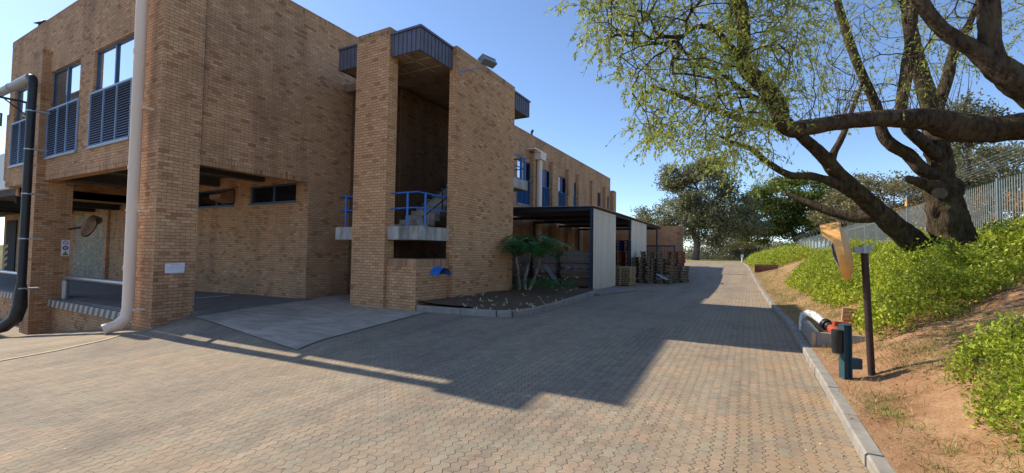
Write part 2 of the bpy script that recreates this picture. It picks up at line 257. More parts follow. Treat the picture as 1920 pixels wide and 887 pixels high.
# ------------------------------------------------------------------ mesh helpers
class MB:
    def __init__(s): s.v = []; s.f = []; s.mi = []; s.smooth = []
    def add(s, vs, fs, mi=0, smooth=False):
        o = len(s.v); s.v += [tuple(map(float, p)) for p in vs]; s.f += [tuple(i+o for i in f) for f in fs]; s.mi += [mi]*len(fs); s.smooth += [smooth]*len(fs); return s
    def box(s, x0, x1, y0, y1, z0, z1, mi=0):
        x0, x1 = sorted((x0, x1)); y0, y1 = sorted((y0, y1)); z0, z1 = sorted((z0, z1))
        return s.add([(x0, y0, z0), (x1, y0, z0), (x1, y1, z0), (x0, y1, z0), (x0, y0, z1), (x1, y0, z1), (x1, y1, z1), (x0, y1, z1)],
                     [(0, 3, 2, 1), (4, 5, 6, 7), (0, 1, 5, 4), (1, 2, 6, 5), (2, 3, 7, 6), (3, 0, 4, 7)], mi)
    def obox(s, c, ax, ay, az, mi=0):            # oriented box: centre and three half-axis vectors
        c, ax, ay, az = (np.array(q, float) for q in (c, ax, ay, az))
        vs = [c+ax*i+ay*j+az*k for k in (-1, 1) for i, j in ((-1, -1), (1, -1), (1, 1), (-1, 1))]
        return s.add(vs, [(0, 3, 2, 1), (4, 5, 6, 7), (0, 1, 5, 4), (1, 2, 6, 5), (2, 3, 7, 6), (3, 0, 4, 7)], mi)
    def prism(s, poly, z0, z1, mi=0):
        n = len(poly); a = sum(poly[i][0]*poly[(i+1) % n][1]-poly[(i+1) % n][0]*poly[i][1] for i in range(n))
        if a < 0: poly = poly[::-1]
        return s.add([(x, y, z0) for x, y in poly]+[(x, y, z1) for x, y in poly], [tuple(range(n))[::-1], tuple(range(n, 2*n))]+[(i, (i+1) % n, n+(i+1) % n, n+i) for i in range(n)], mi)
    def tube(s, pts, r, seg=10, mi=0, caps=True, wob=0.0, ridge=0.0):
        pts = [np.array(p, float) for p in pts]; n = len(pts); rs = r if hasattr(r, '__len__') else [r]*n
        vs = []; up = np.array([0.13, 0.21, 0.97]); prev = None
        for i, p in enumerate(pts):
            d = pts[min(i+1, n-1)]-pts[max(i-1, 0)]; d /= np.linalg.norm(d)+1e-9
            if prev is None:
                a = np.cross(d, up if abs(d@up) < 0.95 else np.array([1.0, 0, 0]))
            else: a = prev-d*(prev@d)
            a /= np.linalg.norm(a)+1e-9; prev = a; b = np.cross(d, a)
            for k in range(seg):
                t = 2*math.pi*k/seg; w = 1+wob*(random.random()-0.5)*2+ridge*(math.sin(3*t+0.35*i+1.2*math.sin(0.5*i))+0.8*math.sin(5*t-0.3*i+2)+0.6*math.sin(8*t+0.2*i)+0.5*math.sin(0.9*i))
                vs.append(p+(a*math.cos(t)+b*math.sin(t))*rs[i]*w)
        fs = [(i*seg+k, i*seg+(k+1) % seg, (i+1)*seg+(k+1) % seg, (i+1)*seg+k) for i in range(n-1) for k in range(seg)]
        s.add(vs, fs, mi, True)
        if caps:
            s.add(vs[:seg], [tuple(range(seg))[::-1]], mi); s.add(vs[-seg:], [tuple(range(seg))], mi)
        return s
def base_loc(p):
    o = np.zeros(3)
    while p is not None: o += np.array(p.location); p = p.parent
    return o
def finish(me, mats, uv=True):
    for m in (mats if isinstance(mats, (list, tuple)) else [mats]): me.materials.append(M[m])
def obj(name, mb, mats, parent=None, loc=(0, 0, 0), uv=True):
    """one mesh object; vertices are given in world metres, the object's origin sits at loc"""
    o0 = base_loc(parent) + np.array(loc, float)
    V = np.array(mb.v)-0.0
    me = bpy.data.meshes.new(name); me.from_pydata([tuple(p) for p in (V-o0)], [], mb.f); finish(me, mats)
    me.polygons.foreach_set('material_index', mb.mi); me.polygons.foreach_set('use_smooth', mb.smooth)
    if uv:
        l = me.uv_layers.new(name='uv'); n = len(me.loops); vi = np.zeros(n, int); me.loops.foreach_get('vertex_index', vi)
        nrm = np.zeros(len(me.polygons)*3); me.polygons.foreach_get('normal', nrm); nrm = np.abs(nrm.reshape(-1, 3)); tot = np.zeros(len(me.polygons), int); me.polygons.foreach_get('loop_total', tot)
        ax = np.repeat(np.argmax(nrm, 1), tot); P = V[vi]; st = np.zeros(len(me.polygons), int); me.polygons.foreach_get('loop_start', st); order = np.concatenate([np.arange(a, a+b) for a, b in zip(st, tot)]); axl = np.zeros(n, int); axl[order] = ax
        U = np.where(axl == 0, P[:, 1], P[:, 0]); W = np.where(axl == 2, P[:, 1], P[:, 2]); l.data.foreach_set('uv', np.stack([U+100, W+100], 1).ravel())
    o = bpy.data.objects.new(name, me); col.objects.link(o); o.location = loc; o.parent = parent; return o
def npmesh(name, V, Fq, mat, parent=None, loc=(0, 0, 0), smooth=False):
    o0 = base_loc(parent)+np.array(loc, float); V = np.asarray(V, float)-o0; Fq = np.asarray(Fq, np.int32); k = Fq.shape[1]
    me = bpy.data.meshes.new(name); me.vertices.add(len(V)); me.vertices.foreach_set('co', V.ravel().astype(np.float32))
    me.loops.add(Fq.size); me.loops.foreach_set('vertex_index', Fq.ravel()); me.polygons.add(len(Fq)); me.polygons.foreach_set('loop_start', np.arange(0, Fq.size, k, dtype=np.int32)); me.polygons.foreach_set('loop_total', np.full(len(Fq), k, np.int32))
    if smooth: me.polygons.foreach_set('use_smooth', np.ones(len(Fq), bool))
    me.update(calc_edges=True); me.validate(); finish(me, mat)
    o = bpy.data.objects.new(name, me); col.objects.link(o); o.location = loc; o.parent = parent; return o
def tag(o, label=None, cat=None, group=None, kind=None):
    for k, v in (('label', label), ('category', cat), ('group', group), ('kind', kind)):
        if v: o[k] = v
    return o
def thing(name, label, cat, loc=(0, 0, 0), group=None):
    o = bpy.data.objects.new(name, None); o.empty_display_size = 0.2; col.objects.link(o); o.location = loc; return tag(o, label, cat, group)
def copy_tree(o, parent=None):
    c = o.copy(); col.objects.link(c); c.parent = parent
    for ch in list(o.children): copy_tree(ch, c)
    return c
def wall_x(mb, x0, x1, ya, yb, za, zb, holes):       # wall between planes x0..x1, holes are (y0,y1,z0,z1)
    ys = sorted({ya, yb, *[h[0] for h in holes], *[h[1] for h in holes]})
    for a, b in zip(ys, ys[1:]):
        z = za
        for h in sorted([h for h in holes if h[0] < (a+b)/2 < h[1]], key=lambda h: h[2]):
            if h[2] > z: mb.box(x0, x1, a, b, z, h[2])
            z = h[3]
        if z < zb: mb.box(x0, x1, a, b, z, zb)
def wall_y(mb, y0, y1, xa, xb, za, zb, holes):
    xs = sorted({xa, xb, *[h[0] for h in holes], *[h[1] for h in holes]})
    for a, b in zip(xs, xs[1:]):
        z = za
        for h in sorted([h for h in holes if h[0] < (a+b)/2 < h[1]], key=lambda h: h[2]):
            if h[2] > z: mb.box(a, b, y0, y1, z, h[2])
            z = h[3]
        if z < zb: mb.box(a, b, y0, y1, z, zb)
def leaves(P, L, W, dirs=None, jit=1.0):
    n = len(P); d = rng.normal(size=(n, 3))*jit
    if dirs is not None: d += dirs
    d /= np.linalg.norm(d, axis=1)[:, None]+1e-9; s = np.cross(d, rng.normal(size=(n, 3))); s /= np.linalg.norm(s, axis=1)[:, None]+1e-9
    L = L*rng.uniform(0.65, 1.25, n)[:, None]; W = W*rng.uniform(0.7, 1.2, n)[:, None]
    V = np.stack([P, P+d*L*0.5+s*W*0.5, P+d*L, P+d*L*0.5-s*W*0.5], 1).reshape(-1, 3)
    return V, np.arange(4*n).reshape(n, 4)

# ------------------------------------------------------------------ ground
def sstep(t): t = np.clip(t, 0, 1); return t*t*(3-2*t)
KY = [-60, 1.0, 9.5, 12, 17, 30, 42, 65, 82]; KX = [0.98, 0.98, 0.83, 0.83, 0.62, 0.33, 0.03, -0.62, -1.25]
def kx(y): return np.interp(y, KY, KX)
def far_rise(y): return 0.62*sstep((np.asarray(y, float)-22)/32)
def yard_z(x, y):
    x = np.asarray(x, float); y = np.asarray(y, float)
    prof = np.interp(x, [-22, -14.1, -13.2, -10.6, -7.3, -3.9, -2.0], [-1.27, -0.32, -0.25, -0.21, -0.10, -0.01, 0.0])
    top = np.interp(x, [-14.5, -12.6], [6.9, 6.0]); return far_rise(y)+prof*sstep((top-y)/1.2)-0.03*np.clip(10.5-y, 0, 9.5)
def bank_z(x, y):
    u = np.asarray(x, float)-kx(y)-0.15; y = np.asarray(y, float)
    z = 0.12+0.05*np.clip(u, 0, None)+0.36*np.clip(u-0.45, 0, 6.0-0.45)
    return np.minimum(z, 2.45)+far_rise(y)*np.clip(1-u/5, 0, 1)+0.03*np.sin(2.1*u+0.7*y)*np.clip(u, 0, 1)+0.02*np.sin(5.3*u-1.9*y)*np.clip(u, 0, 1)-0.03*np.clip(10.5-y, 0, 9.5)*np.clip(1.15-u/2.5, 0, 1)
def grid(name, X, Y, zf, mat, keep=None, kind='structure'):
    gx, gy = X, Y; n, m = gx.shape; V = np.stack([gx, gy, zf(gx, gy)], -1).reshape(-1, 3)
    I = np.arange(n*m).reshape(n, m); Q = np.stack([I[:-1, :-1], I[1:, :-1], I[1:, 1:], I[:-1, 1:]], -1).reshape(-1, 4)
    if keep is not None: c = V[Q].mean(1); Q = Q[keep(c[:, 0], c[:, 1])]
    o = npmesh(name, V, Q, mat, smooth=True); tag(o, kind=kind); return o
s = np.unique(np.concatenate([np.arange(0, 4, 0.5), np.arange(4, 26, 0.25), [14.03], np.arange(26, 62, 2.0)]))
yy = np.unique(np.concatenate([np.arange(-40, 0, 2.0), np.arange(0, 10, 0.25), [5.75, 9.7], np.arange(10, 82.1, 1.0)]))
Sg, Yg = np.meshgrid(s, yy, indexing='ij'); Xg = kx(Yg)-Sg
paving = grid('paving', Xg[::-1], Yg[::-1][:, :] if False else Yg[::-1], yard_z, 'paver', keep=lambda x, y: ~((x < -13.2) & (y > 5.75) & (y < 16)))
u = np.concatenate([np.arange(0, 8, 0.25), np.arange(8, 30, 2.0)]); yb = np.concatenate([np.arange(-20, 0, 1.0), np.arange(0, 24, 0.3), np.arange(24, 101, 2.0)])
Ug, Yb = np.meshgrid(u, yb, indexing='ij')
dirt = grid('dirt_bank', kx(Yb)+0.13+Ug, Yb, bank_z, 'soil')
gxs = np.array([-1500, -300, -61, -59, -25, 0.0, 28, 33, 120, 300, 1500.0]); gys = np.array([-1500, -300, -39, -37, 20, 60, 81.5, 82.3, 101, 103, 150, 400, 1500.0])
Gx, Gy = np.meshgrid(gxs, gys, indexing='ij')
def gz(x, y):
    inside = (x > -60) & (x < 29) & (y > -38) & (y < 82); right = (x > 29)
    return np.where(inside, -2.3, np.where(right, np.where(y < 101, 2.3, 1.2), np.where(y > 82, 0.55, -1.5)))
grid('ground', Gx, Gy, gz, 'farground')
vx, vy = np.meshgrid(np.linspace(-60, 5.0, 40), np.array([81.6, 84, 87, 90, 94, 101.0]), indexing='ij')
grid('grass_verge', vx, vy, lambda x, y: 0.63+0.1*sstep((y-82)/3)+0*x, 'verge')
def sheet_poly(name, pts, mat):          # a thin flat slab laid on the ground, given as (x,y,z)
    mb = MB(); n = len(pts); mb.add(list(pts)+[(x, y, z-0.25) for x, y, z in pts], [tuple(range(n)), tuple(range(n, 2*n))[::-1]]+[(i, n+i, n+(i+1) % n, (i+1) % n) for i in range(n)])
    return tag(obj(name, mb, mat), kind='structure')
ga, gb = np.meshgrid(np.linspace(0, 1, 31), np.linspace(0, 1, 41), indexing='ij')
ax_ = (-12.75*(1-ga)-7.5*ga)*(1-gb)+(-13.31*(1-ga)-7.93*ga)*gb; ay_ = (6.1*(1-ga)+5.35*ga)*(1-gb)+(9.68*(1-ga)+9.58*ga)*gb
grid('concrete_apron', ax_, ay_, lambda x, y: yard_z(x, y)+0.018, 'apron')
gx2, gy2 = np.meshgrid(np.linspace(-13.31, -8.5, 12), np.linspace(9.60, 11.6, 8), indexing='ij')
grid('concrete_apron', gx2, gy2, lambda x, y: yard_z(x, y)+0.016, 'apron')
sheet_poly('undercroft_floor', [(-13.0, 6.3, 0.006), (-13.0, 9.9, 0.006), (-20.4, 9.9, -0.12), (-20.4, 6.0, -0.2), (-13.9, 5.9, -0.12)], 'asphalt')
sheet_poly('dock_floor', [(-13.6, 5.86, -0.24), (-13.6, 6.4, -0.21), (-20.4, 6.4, -0.21), (-20.4, 9.9, -0.135), (-46, 9.9, -0.2), (-46, 5.86, -0.24)], 'dockfloor')
def strip(name, pts, w, mat, dz=0.008):
    pts = [np.array(p, float) for p in pts]; V = []; 
    for i, p in enumerate(pts):
        d = pts[min(i+1, len(pts)-1)]-pts[max(i-1, 0)]; nn = np.array([-d[1], d[0]])/np.linalg.norm(d)*w/2
        for sg in (1, -1): q = p+nn*sg; V.append((q[0], q[1], float(yard_z(q[0], q[1]))+dz))
    Q = [(2*i, 2*i+1, 2*i+3, 2*i+2) for i in range(len(pts)-1)]; mb = MB(); mb.add(V, Q); return tag(obj(name, mb, mat), kind='structure')
def ground_hit(px, py):
    a = at(px, py, 1.0)-CAM; lo, hi = 1.0, 80.0
    for _ in range(60):
        m = (lo+hi)/2; p = CAM+a*m
        if p[2] > float(yard_z(p[0], p[1])): lo = m
        else: hi = m
    return (CAM+a*lo)[:2]
yl = [ground_hit(*p) for p in ((-60, 690), (0, 677), (50, 668), (100, 659), (150, 648), (195, 638), (225, 629))]
yl2 = []
for a, b in zip(yl, yl[1:]): yl2 += [a+(b-a)*k/8 for k in range(8)]
strip('yellow_line', yl2+[yl[-1]], 0.10, 'yellow', 0.012)
mb = MB(); mb.add([(-16.75, 8.0, 0), (-16.62, 8.0, 0), (-16.62, 9.1, 0), (-16.75, 9.1, 0)], [(0, 1, 2, 3)]); mb.v = [(x, y, -0.04) for x, y, z in mb.v]
tag(obj('white_floor_line', mb, 'white'), kind='structure')  # flat narrow white strip laid on the undercroft floor
def kerb_run(name, path, w, h, mat, label, cat='kerb', zf=None, gap=0.012, seglen=0.95, group=None, bury=0.15):
    """kerbstones along a path, as one kerb"""
    mb = MB(); path = [np.array(p, float) for p in path]; pts = [path[0]]
    for a, b in zip(path, path[1:]):
        n = max(1, int(round(np.linalg.norm(b-a)/seglen)))
        pts += [a+(b-a)*(k+1)/n for k in range(n)]
    for a, b in zip(pts, pts[1:]):
        d = (b-a)/np.linalg.norm(b-a); nn = np.array([-d[1], d[0]])*w/2; a2, b2 = a+d*gap/2, b-d*gap/2; dz = random.uniform(-0.007, 0.007); dn = nn/np.linalg.norm(nn)*random.uniform(-0.008, 0.008)
        za, zb = (float(zf(*a)), float(zf(*b))); c = 0.018
        prof = [(-1, -bury), (1, -bury), (1, h-c), (1-2*c/w, h), (-1+2*c/w, h), (-1, h-c)]
        V = [tuple(a2+dn+nn*q)+(za+z+dz,) for q, z in prof]+[tuple(b2+dn+nn*q)+(zb+z+dz,) for q, z in prof]
        mb.add(V, [(0, 1, 2, 3, 4, 5)[::-1], (6, 7, 8, 9, 10, 11)]+[(i, (i+1) % 6, 6+(i+1) % 6, 6+i) for i in range(6)])
    o = obj(name, mb, mat); return tag(o, label, cat, group)
kerb_run('road_kerb', [(float(kx(y))+0.075, y) for y in list(np.arange(-3, 12, 1.0))+list(np.arange(12, 81, 1.0))], 0.15, 0.12, 'kerb', 'long pale concrete kerb between the paved road and the red soil bank', zf=lambda x, y: yard_z(x, y))
bedpath = [(-8.34, 9.72), (-6.9, 9.86), (-5.85, 9.96), (-5.5, 10.15), (-5.3, 10.6), (-5.25, 11.4), (-5.3, 13.0), (-5.4, 15.0), (-5.55, 17.0), (-5.85, 18.5)]
kerb_run('bed_kerb', bedpath, 0.14, 0.17, 'kerb', 'low grey kerb curving round the planting bed beside the stair tower', zf=lambda x, y: yard_z(x, y))
gx_, gy_ = np.meshgrid(np.linspace(0, 1, 24), np.linspace(0, 1, 24), indexing='ij')
bp = np.array(bedpath); tt = np.linspace(0, 1, len(bp))
def bedx(a, b): return np.interp(b, [0, 1], [0, 1])
byl = np.interp(gy_, tt, bp[:, 1]); bxl = np.interp(gy_, tt, bp[:, 0])
Xb = -8.6+(bxl+8.6)*gx_; Yb2 = byl+(9.75+9.25*gy_-byl)*(1-gx_)
grid('planting_bed', Xb, Yb2, lambda x, y: 0.13+0.12*np.clip((-5.6-x)/2.4, 0, 1)+0.02*np.sin(4*x+3*y)+0.015*np.sin(9*x-7*y), 'bed')
mb = MB(); mb.prism([(-5.75, 17.3), (-5.25, 17.1), (-4.55, 19.9), (-4.7, 20.9), (-6.0, 21.0), (-6.05, 19.0)], -0.1, 0.07); obj_pad = tag(obj('concrete_pad', mb, 'padconc'), 'rough concrete pad at the foot of the corrugated shed wall', 'slab')

# ------------------------------------------------------------------ brick office building
XW, YF, ZT = -13.33, 5.55, 9.95
bld = thing('brick_building', 'long two storey tan brick building with blue framed windows and flat parapet roof', 'building', (XW, YF, 0))
WL = [(-18.17, -15.45), (-21.85, -19.27), (-25.75, -23.05)]
ZB, ZM, ZH = 4.86, 6.5, 7.87
mb = MB()
wall_y(mb, YF, YF+0.3, -26.4, XW-0.001, 4.0, ZT-0.222, [(a, b, ZB, ZH) for a, b in WL])
WY = [(25.05, 27.05), (28.72, 30.42), (32.15, 33.8), (35.56, 36.45), (42.25, 43.35), (45.4, 46.3)]
wall_x(mb, XW-0.3, XW, YF, 46.8, 0.0, ZT-0.222, [(YF, 9.75, 0, 4.0)]+[(a, b, (ZB if i < 4 else 6.4), ZH) for i, (a, b) in enumerate(WY)])
mb.box(-26.4, -26.1, YF+0.3, 16, 3.7, ZT); mb.box(-26.4, XW-0.3, 46.5, 46.798, 0, ZT-0.3); mb.box(-26.4, -26.1, 16, 46.5, 0, ZT-0.3)
mb.box(-26.75, -26.4, YF+0.02, YF+0.5, 4.3, 7.0)
wall = obj('wall', mb, 'brick', bld)
mb = MB(); mb.box(-26.4, XW+0.003, YF-0.003, YF+0.3, ZT-0.222, ZT); mb.box(XW-0.3, XW+0.003, YF+0.3, 46.8, ZT-0.222, ZT); mb.box(-26.4, XW-0.3, 46.5, 46.8, ZT-0.3, ZT)
obj('parapet', mb, 'soldier', bld)
mb = MB(); mb.box(-22.0, XW+0.004, YF-0.004, YF+0.29, 3.99, 4.225); mb.box(XW-0.29, XW+0.004, 6.32, 9.75, 3.99, 4.225)
obj('lintel', mb, 'soldier', bld)
mb = MB(); mb.box(-26.1, XW-0.3, YF+0.3, 46.5, 9.2, 9.4); obj('roof', mb, 'asphalt', bld)
mb = MB(); mb.box(-26.1, XW-0.3, YF+0.3, 9.75, 4.5, 4.8)
for x in (-19.2, -22.8, -16.2): mb.box(x, x+0.35, YF+0.3, 9.75, 4.18, 4.5)
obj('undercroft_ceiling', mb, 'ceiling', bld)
# corner pillar and front column
mb = MB(); mb.box(-14.25, -13.2, 5.34, 6.29, -0.9, 8.93); obj('pillar', mb, 'brick', bld)
mb = MB(); mb.box(-22.9, -22.0, 5.34, 6.31, -1.7, 3.995); mb.box(-22.9, -22.0, 5.34, 5.56, 3.995, 8.45); obj('pillar', mb, 'brick', bld)
mb = MB(); mb.box(-22.905, -21.995, 5.335, 5.56, 8.45, 8.67); obj('pillar_cap', mb, 'soldier', bld)
mb = MB(); mb.box(-46, XW-0.002, 9.75, 10.05, -0.4, 4.5); mb.box(-46, -26.1, 9.755, 10.05, 4.5, 4.6)
hw = MB(); wall_y(hw, 9.75, 10.05, -46, XW-0.3, -0.4, 4.5, [(-20.6, -17.8, 3.32, 4.06), (-16.75, -14.0, 3.32, 4.04)]); obj('undercroft_wall', hw, 'brick', bld)
mb = MB(); mb.box(-33.3, -29.2, 9.738, 9.75, -0.2, 3.35); obj('whitewashed_panel', mb, 'brick_white', bld)
mb = MB(); mb.box(-29.2, -28.9, 9.62, 9.75, -0.2, 4.4); obj('pilaster', mb, 'brick', bld)
def window(plane, c, a, b, zb, zm, zh, louvre, fm, lm, depth=0.10, panes=2, gm=('glass', 'glass')):
    """plane 'y': facade faces -y at y=c; plane 'x': faces +x at x=c"""
    def bx(mb, u0, u1, d0, d1, z0, z1):
        if plane == 'y': mb.box(u0, u1, c+d0, c+d1, z0, z1)
        else: mb.box(c-d0, c-d1, u0, u1, z0, z1)
    w = 0.055; mb = MB()
    zl = zm if louvre else zb
    bx(mb, a, a+w, depth-0.03, depth+0.05, zl, zh); bx(mb, b-w, b, depth-0.03, depth+0.05, zl, zh); bx(mb, a+w, b-w, depth-0.03, depth+0.05, zh-w, zh); bx(mb, a+w, b-w, depth-0.03, depth+0.05, zl, zl+w)
    for k in range(1, panes): m = a+(b-a)*k/panes; bx(mb, m-w/2-0.01, m+w/2+0.01, depth-0.035, depth+0.05, zl+w, zh-w)
    win = obj('window', mb, fm, bld)
    for k in range(panes):
        p = MB(); u0 = a+(b-a)*k/panes+0.045; u1 = a+(b-a)*(k+1)/panes-0.045; bx(p, u0, u1, depth+0.012, depth+0.03, zl+0.04, zh-0.04); obj('pane', p, gm[k % len(gm)], win)
    if louvre:
        p = MB(); e = 0.07; a2, b2 = a-e, b+e
        for u0 in (a2, a+(b-a)/3, a+(b-a)*2/3, b2-0.035): bx(p, u0, u0+0.022, -0.05, 0.0, zb-0.05, zm-0.002)
        bx(p, a2+0.035, b2-0.035, -0.05, 0.0, zb-0.10, zb-0.05); bx(p, a2+0.035, b2-0.035, -0.052, 0.0, zm-0.045, zm)
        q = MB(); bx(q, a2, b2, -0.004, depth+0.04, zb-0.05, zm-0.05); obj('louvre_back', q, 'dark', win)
        n = 21
        for k in range(n):
            z = zb-0.03+(zm-zb-0.03)*k/n; h = (zm-zb)/n
            A = np.array([a2+0.03, b2-0.03])
            if plane == 'y': V = [(A[0], c-0.045, z), (A[1], c-0.045, z), (A[1], c-0.006, z+h*0.52), (A[0], c-0.006, z+h*0.52)]
            else: V = [(c+0.045, A[0], z), (c+0.045, A[1], z), (c+0.006, A[1], z+h*0.45), (c+0.006, A[0], z+h*0.45)]
            off = np.array([0, 0.012, 0.008]) if plane == 'y' else np.array([-0.012, 0, 0.008])
            V2 = [tuple(np.array(q)+off) for q in V]; p.add(V+V2, [(0, 1, 2, 3), (7, 6, 5, 4), (0, 4, 5, 1), (3, 2, 6, 7)])
        obj('louvre', p, lm, win)
        q = MB(); bx(q, a2-0.03, b2+0.03, -0.08, 0.0, zb-0.15, zb-0.10); obj('sill', q, 'greypipe', win)
    else:
        q = MB(); bx(q, a-0.03, b+0.03, -0.05, depth, zb-0.05, zb); obj('sill', q, fm, win)
    return win
for i, (a, b) in enumerate(WL): window('y', YF, a, b, ZB, ZM, ZH, True, 'frame', 'louvre', gm=(('glass', 'glass'), ('glass_mid', 'glass'), ('glass', 'glass'))[i])
for i, (a, b) in enumerate(WY):
    if i < 4: window('x', XW, a, b, ZB+0.15, 6.6, ZH, True, 'rail_blue' if i < 3 else 'frame', 'louvre_bright', panes=3 if i < 2 else 2, gm=('glass', 'glass', 'glass_dark') if i < 2 else ('glass', 'glass_dark'))
    else: window('x', XW, a, b, 6.45, 6.6, ZH, False, 'rail_blue', 'louvre', panes=1, gm=('glass_dark',))
window('y', 9.75, -20.6, -17.8, 3.37, 3.37, 4.06, False, 'frame', 'louvre', panes=2, gm=('glass_dark', 'glass_dark'))
window('y', 9.75, -16.75, -14.0, 3.37, 3.37, 4.04, False, 'frame', 'louvre', panes=2, gm=('glass_dark', 'glass_dark'))
for y0, y1 in ((26.9, 27.7), (30.2, 31.05), (33.5, 34.3), (36.0, 36.9), (39.65, 40.5), (42.75, 43.6 ) if False else (44.0, 44.7)):
    mb = MB(); mb.box(XW, XW+0.30, y0, y1, 0, 8.38); p = obj('pilaster', mb, 'brick', bld); mb = MB(); mb.box(XW, XW+0.303, y0-0.003, y1+0.003, 8.38, 8.6); obj('pilaster_cap', mb, 'soldier', p)
mb = MB(); mb.box(XW, XW+0.12, 36.9, 39.65, 0, 8.5); obj('brick_panel', mb, 'brick', bld); mb = MB(); mb.box(XW-0.3, XW+0.36, 46.8, 47.9, 0, 8.6); obj('end_pier', mb, 'brick', bld)

# lower dock range running off to the left
dock = thing('loading_dock', 'raised brick loading dock with a grey and cream striped concrete lip', 'loading dock', (-18, 5.8, -1.4))
def lip(x0, x1):
    mb = MB(); k = 0; x = x0; n = int(round((x1-x0)/0.2)); dx = (x1-x0)/n
    for i in range(n):
        a, b = x0+i*dx, x0+(i+1)*dx; sk = 0.10
        V = [(a-sk, 5.78, -0.48), (b-sk, 5.78, -0.48), (b+0.02, 5.78, -0.235), (a+0.02, 5.78, -0.235), (a-sk, 6.0, -0.48), (b-sk, 6.0, -0.48), (b+0.02, 6.0, -0.235), (a+0.02, 6.0, -0.235)]
        mb.add(V, [(0, 1, 2, 3), (3, 2, 6, 7), (0, 4, 5, 1)]+([(0, 3, 7, 4)] if i == 0 else [])+([(1, 5, 6, 2)] if i == n-1 else []), i % 2)
    return obj('striped_lip', mb, ['stripe_cream', 'stripe_grey'], dock)
M['stripe_cream'] = simple('cream_stripe_paint', (0.52, 0.45, 0.34), (0.42, 0.37, 0.29), 7, 0.8); M['stripe_grey'] = simple('grey_stripe_paint', (0.17, 0.165, 0.18), (0.13, 0.125, 0.14), 7, 0.8)
lip(-21.9, -14.3); lip(-46, -23.0)
mb = MB(); mb.box(-22.0, -14.25, 5.9, 6.15, -1.9, -0.49); mb.box(-46, -22.9, 5.9, 6.15, -1.9, -0.49); obj('dock_wall', mb, 'brick', dock)
rl = thing('guard_rail', 'galvanised pipe guard rail on the dock between column and cream downpipe', 'guard rail', (-21.7, 6.15, -0.24))
mb = MB(); mb.tube([(-21.7, 6.15, -0.24), (-21.7, 6.15, 0.42)], 0.105); obj('post', mb, 'galv', rl); mb = MB(); mb.tube([(-21.7, 6.15, 0.42), (-21.68, 6.15, 0.5), (-21.58, 6.15, 0.54), (-21.4, 6.15, 0.55), (-14.3, 6.15, 0.55)], 0.075); obj('top_rail', mb, 'galv', rl)
rl = thing('guard_rail', 'galvanised pipe guard rail on the dock left of the black downpipe', 'guard rail', (-26, 6.2, -0.24))
mb = MB(); mb.tube([(-38, 6.2, 0.48), (-24.4, 6.2, 0.48)], 0.075); obj('top_rail', mb, 'galv', rl)
mb = MB(); mb.tube([(-24.5, 6.2, -0.24), (-24.5, 6.2, 0.47)], 0.09); obj('post', mb, 'galv', rl)
mb = MB(); mb.tube([(-30.5, 6.2, -0.24), (-30.5, 6.2, 0.47)], 0.09); obj('post', mb, 'galv', rl)
cn = thing('dock_canopy', 'flat dark canopy over the loading dock left of the brick building', 'canopy', (-36, 6, 3.4))
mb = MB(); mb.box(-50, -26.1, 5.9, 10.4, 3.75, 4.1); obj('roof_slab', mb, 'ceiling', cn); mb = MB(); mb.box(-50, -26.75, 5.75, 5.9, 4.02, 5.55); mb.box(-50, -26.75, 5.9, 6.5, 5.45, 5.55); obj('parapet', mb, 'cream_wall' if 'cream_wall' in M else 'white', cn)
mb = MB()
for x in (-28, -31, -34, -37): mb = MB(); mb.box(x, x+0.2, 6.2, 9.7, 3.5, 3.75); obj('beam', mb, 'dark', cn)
dr = thing('dock_door', 'dark tall doorway in the dock back wall behind the black downpipe', 'door', (-44, 9.7, -0.2))
mb = MB(); mb.box(-45.2, -43.2, 9.68, 9.74, -0.2, 3.35); obj('panel', mb, 'dark', dr)
mb = MB()
for k in range(4): z = 0.1+k*0.42; mb.add([(-45.2, 9.672, z), (-44.6, 9.672, z+0.18), (-44.6, 9.672, z+0.38), (-45.2, 9.672, z+0.2)], [(0, 1, 2, 3)])
obj('hazard_stripe', mb, 'yellow', dr)
vh = thing('vent_hood', 'brown metal vent hood in front of the left high strip window', 'vent', (-17.6, 9.3, 3.3))
mb = MB(); mb.add([(-18.5, 9.2, 3.6), (-18.5, 9.2, 3.76), (-18.5, 9.7, 3.45), (-18.5, 9.7, 3.98), (-17.75, 9.2, 3.6), (-17.75, 9.2, 3.76), (-17.75, 9.7, 3.45), (-17.75, 9.7, 3.98)], [(0, 1, 3, 2), (4, 6, 7, 5), (1, 5, 7, 3), (0, 2, 6, 4), (0, 4, 5, 1)]); obj('hood', mb, 'brownplastic', vh)

# ------------------------------------------------------------------ stair tower
tw = thing('stair_tower', 'open brick stair tower with concrete landings and purple grey fascias', 'stair tower', (-9.5, 12.5, 0))
mb = MB(); mb.box(-10.91, -9.52, 9.55, 9.93, -0.2, 8.24); obj('column', mb, 'brick_clean', tw)
mb = MB(); mb.box(-10.915, -9.515, 9.545, 9.935, 8.24, 8.465); obj('column_cap', mb, 'soldier', tw)
mb = MB(); mb.box(-10.91, -9.52, 16.3, 16.7, -0.2, 8.46); obj('column', mb, 'brick_clean', tw)
mb = MB(); mb.box(-8.48, -8.21, 11.18, 15.12, -0.1, 8.08); obj('side_wall', mb, 'brick_clean', tw); mb = MB(); mb.box(-8.485, -8.205, 11.175, 15.125, 8.08, 8.305); obj('wall_cap', mb, 'soldier', tw)
mb = MB(); mb.box(-8.60, -8.38, 9.66, 11.178, -0.1, 1.25); mb.box(-9.515, -8.602, 9.66, 9.88, -0.1, 1.25); obj('low_wall', mb, 'brick_clean', tw)
mb = MB(); mb.box(-8.605, -8.376, 9.656, 11.176, 1.25, 1.465); mb.box(-9.512, -8.607, 9.656, 9.885, 1.25, 1.465); obj('low_wall_cap', mb, 'soldier', tw)
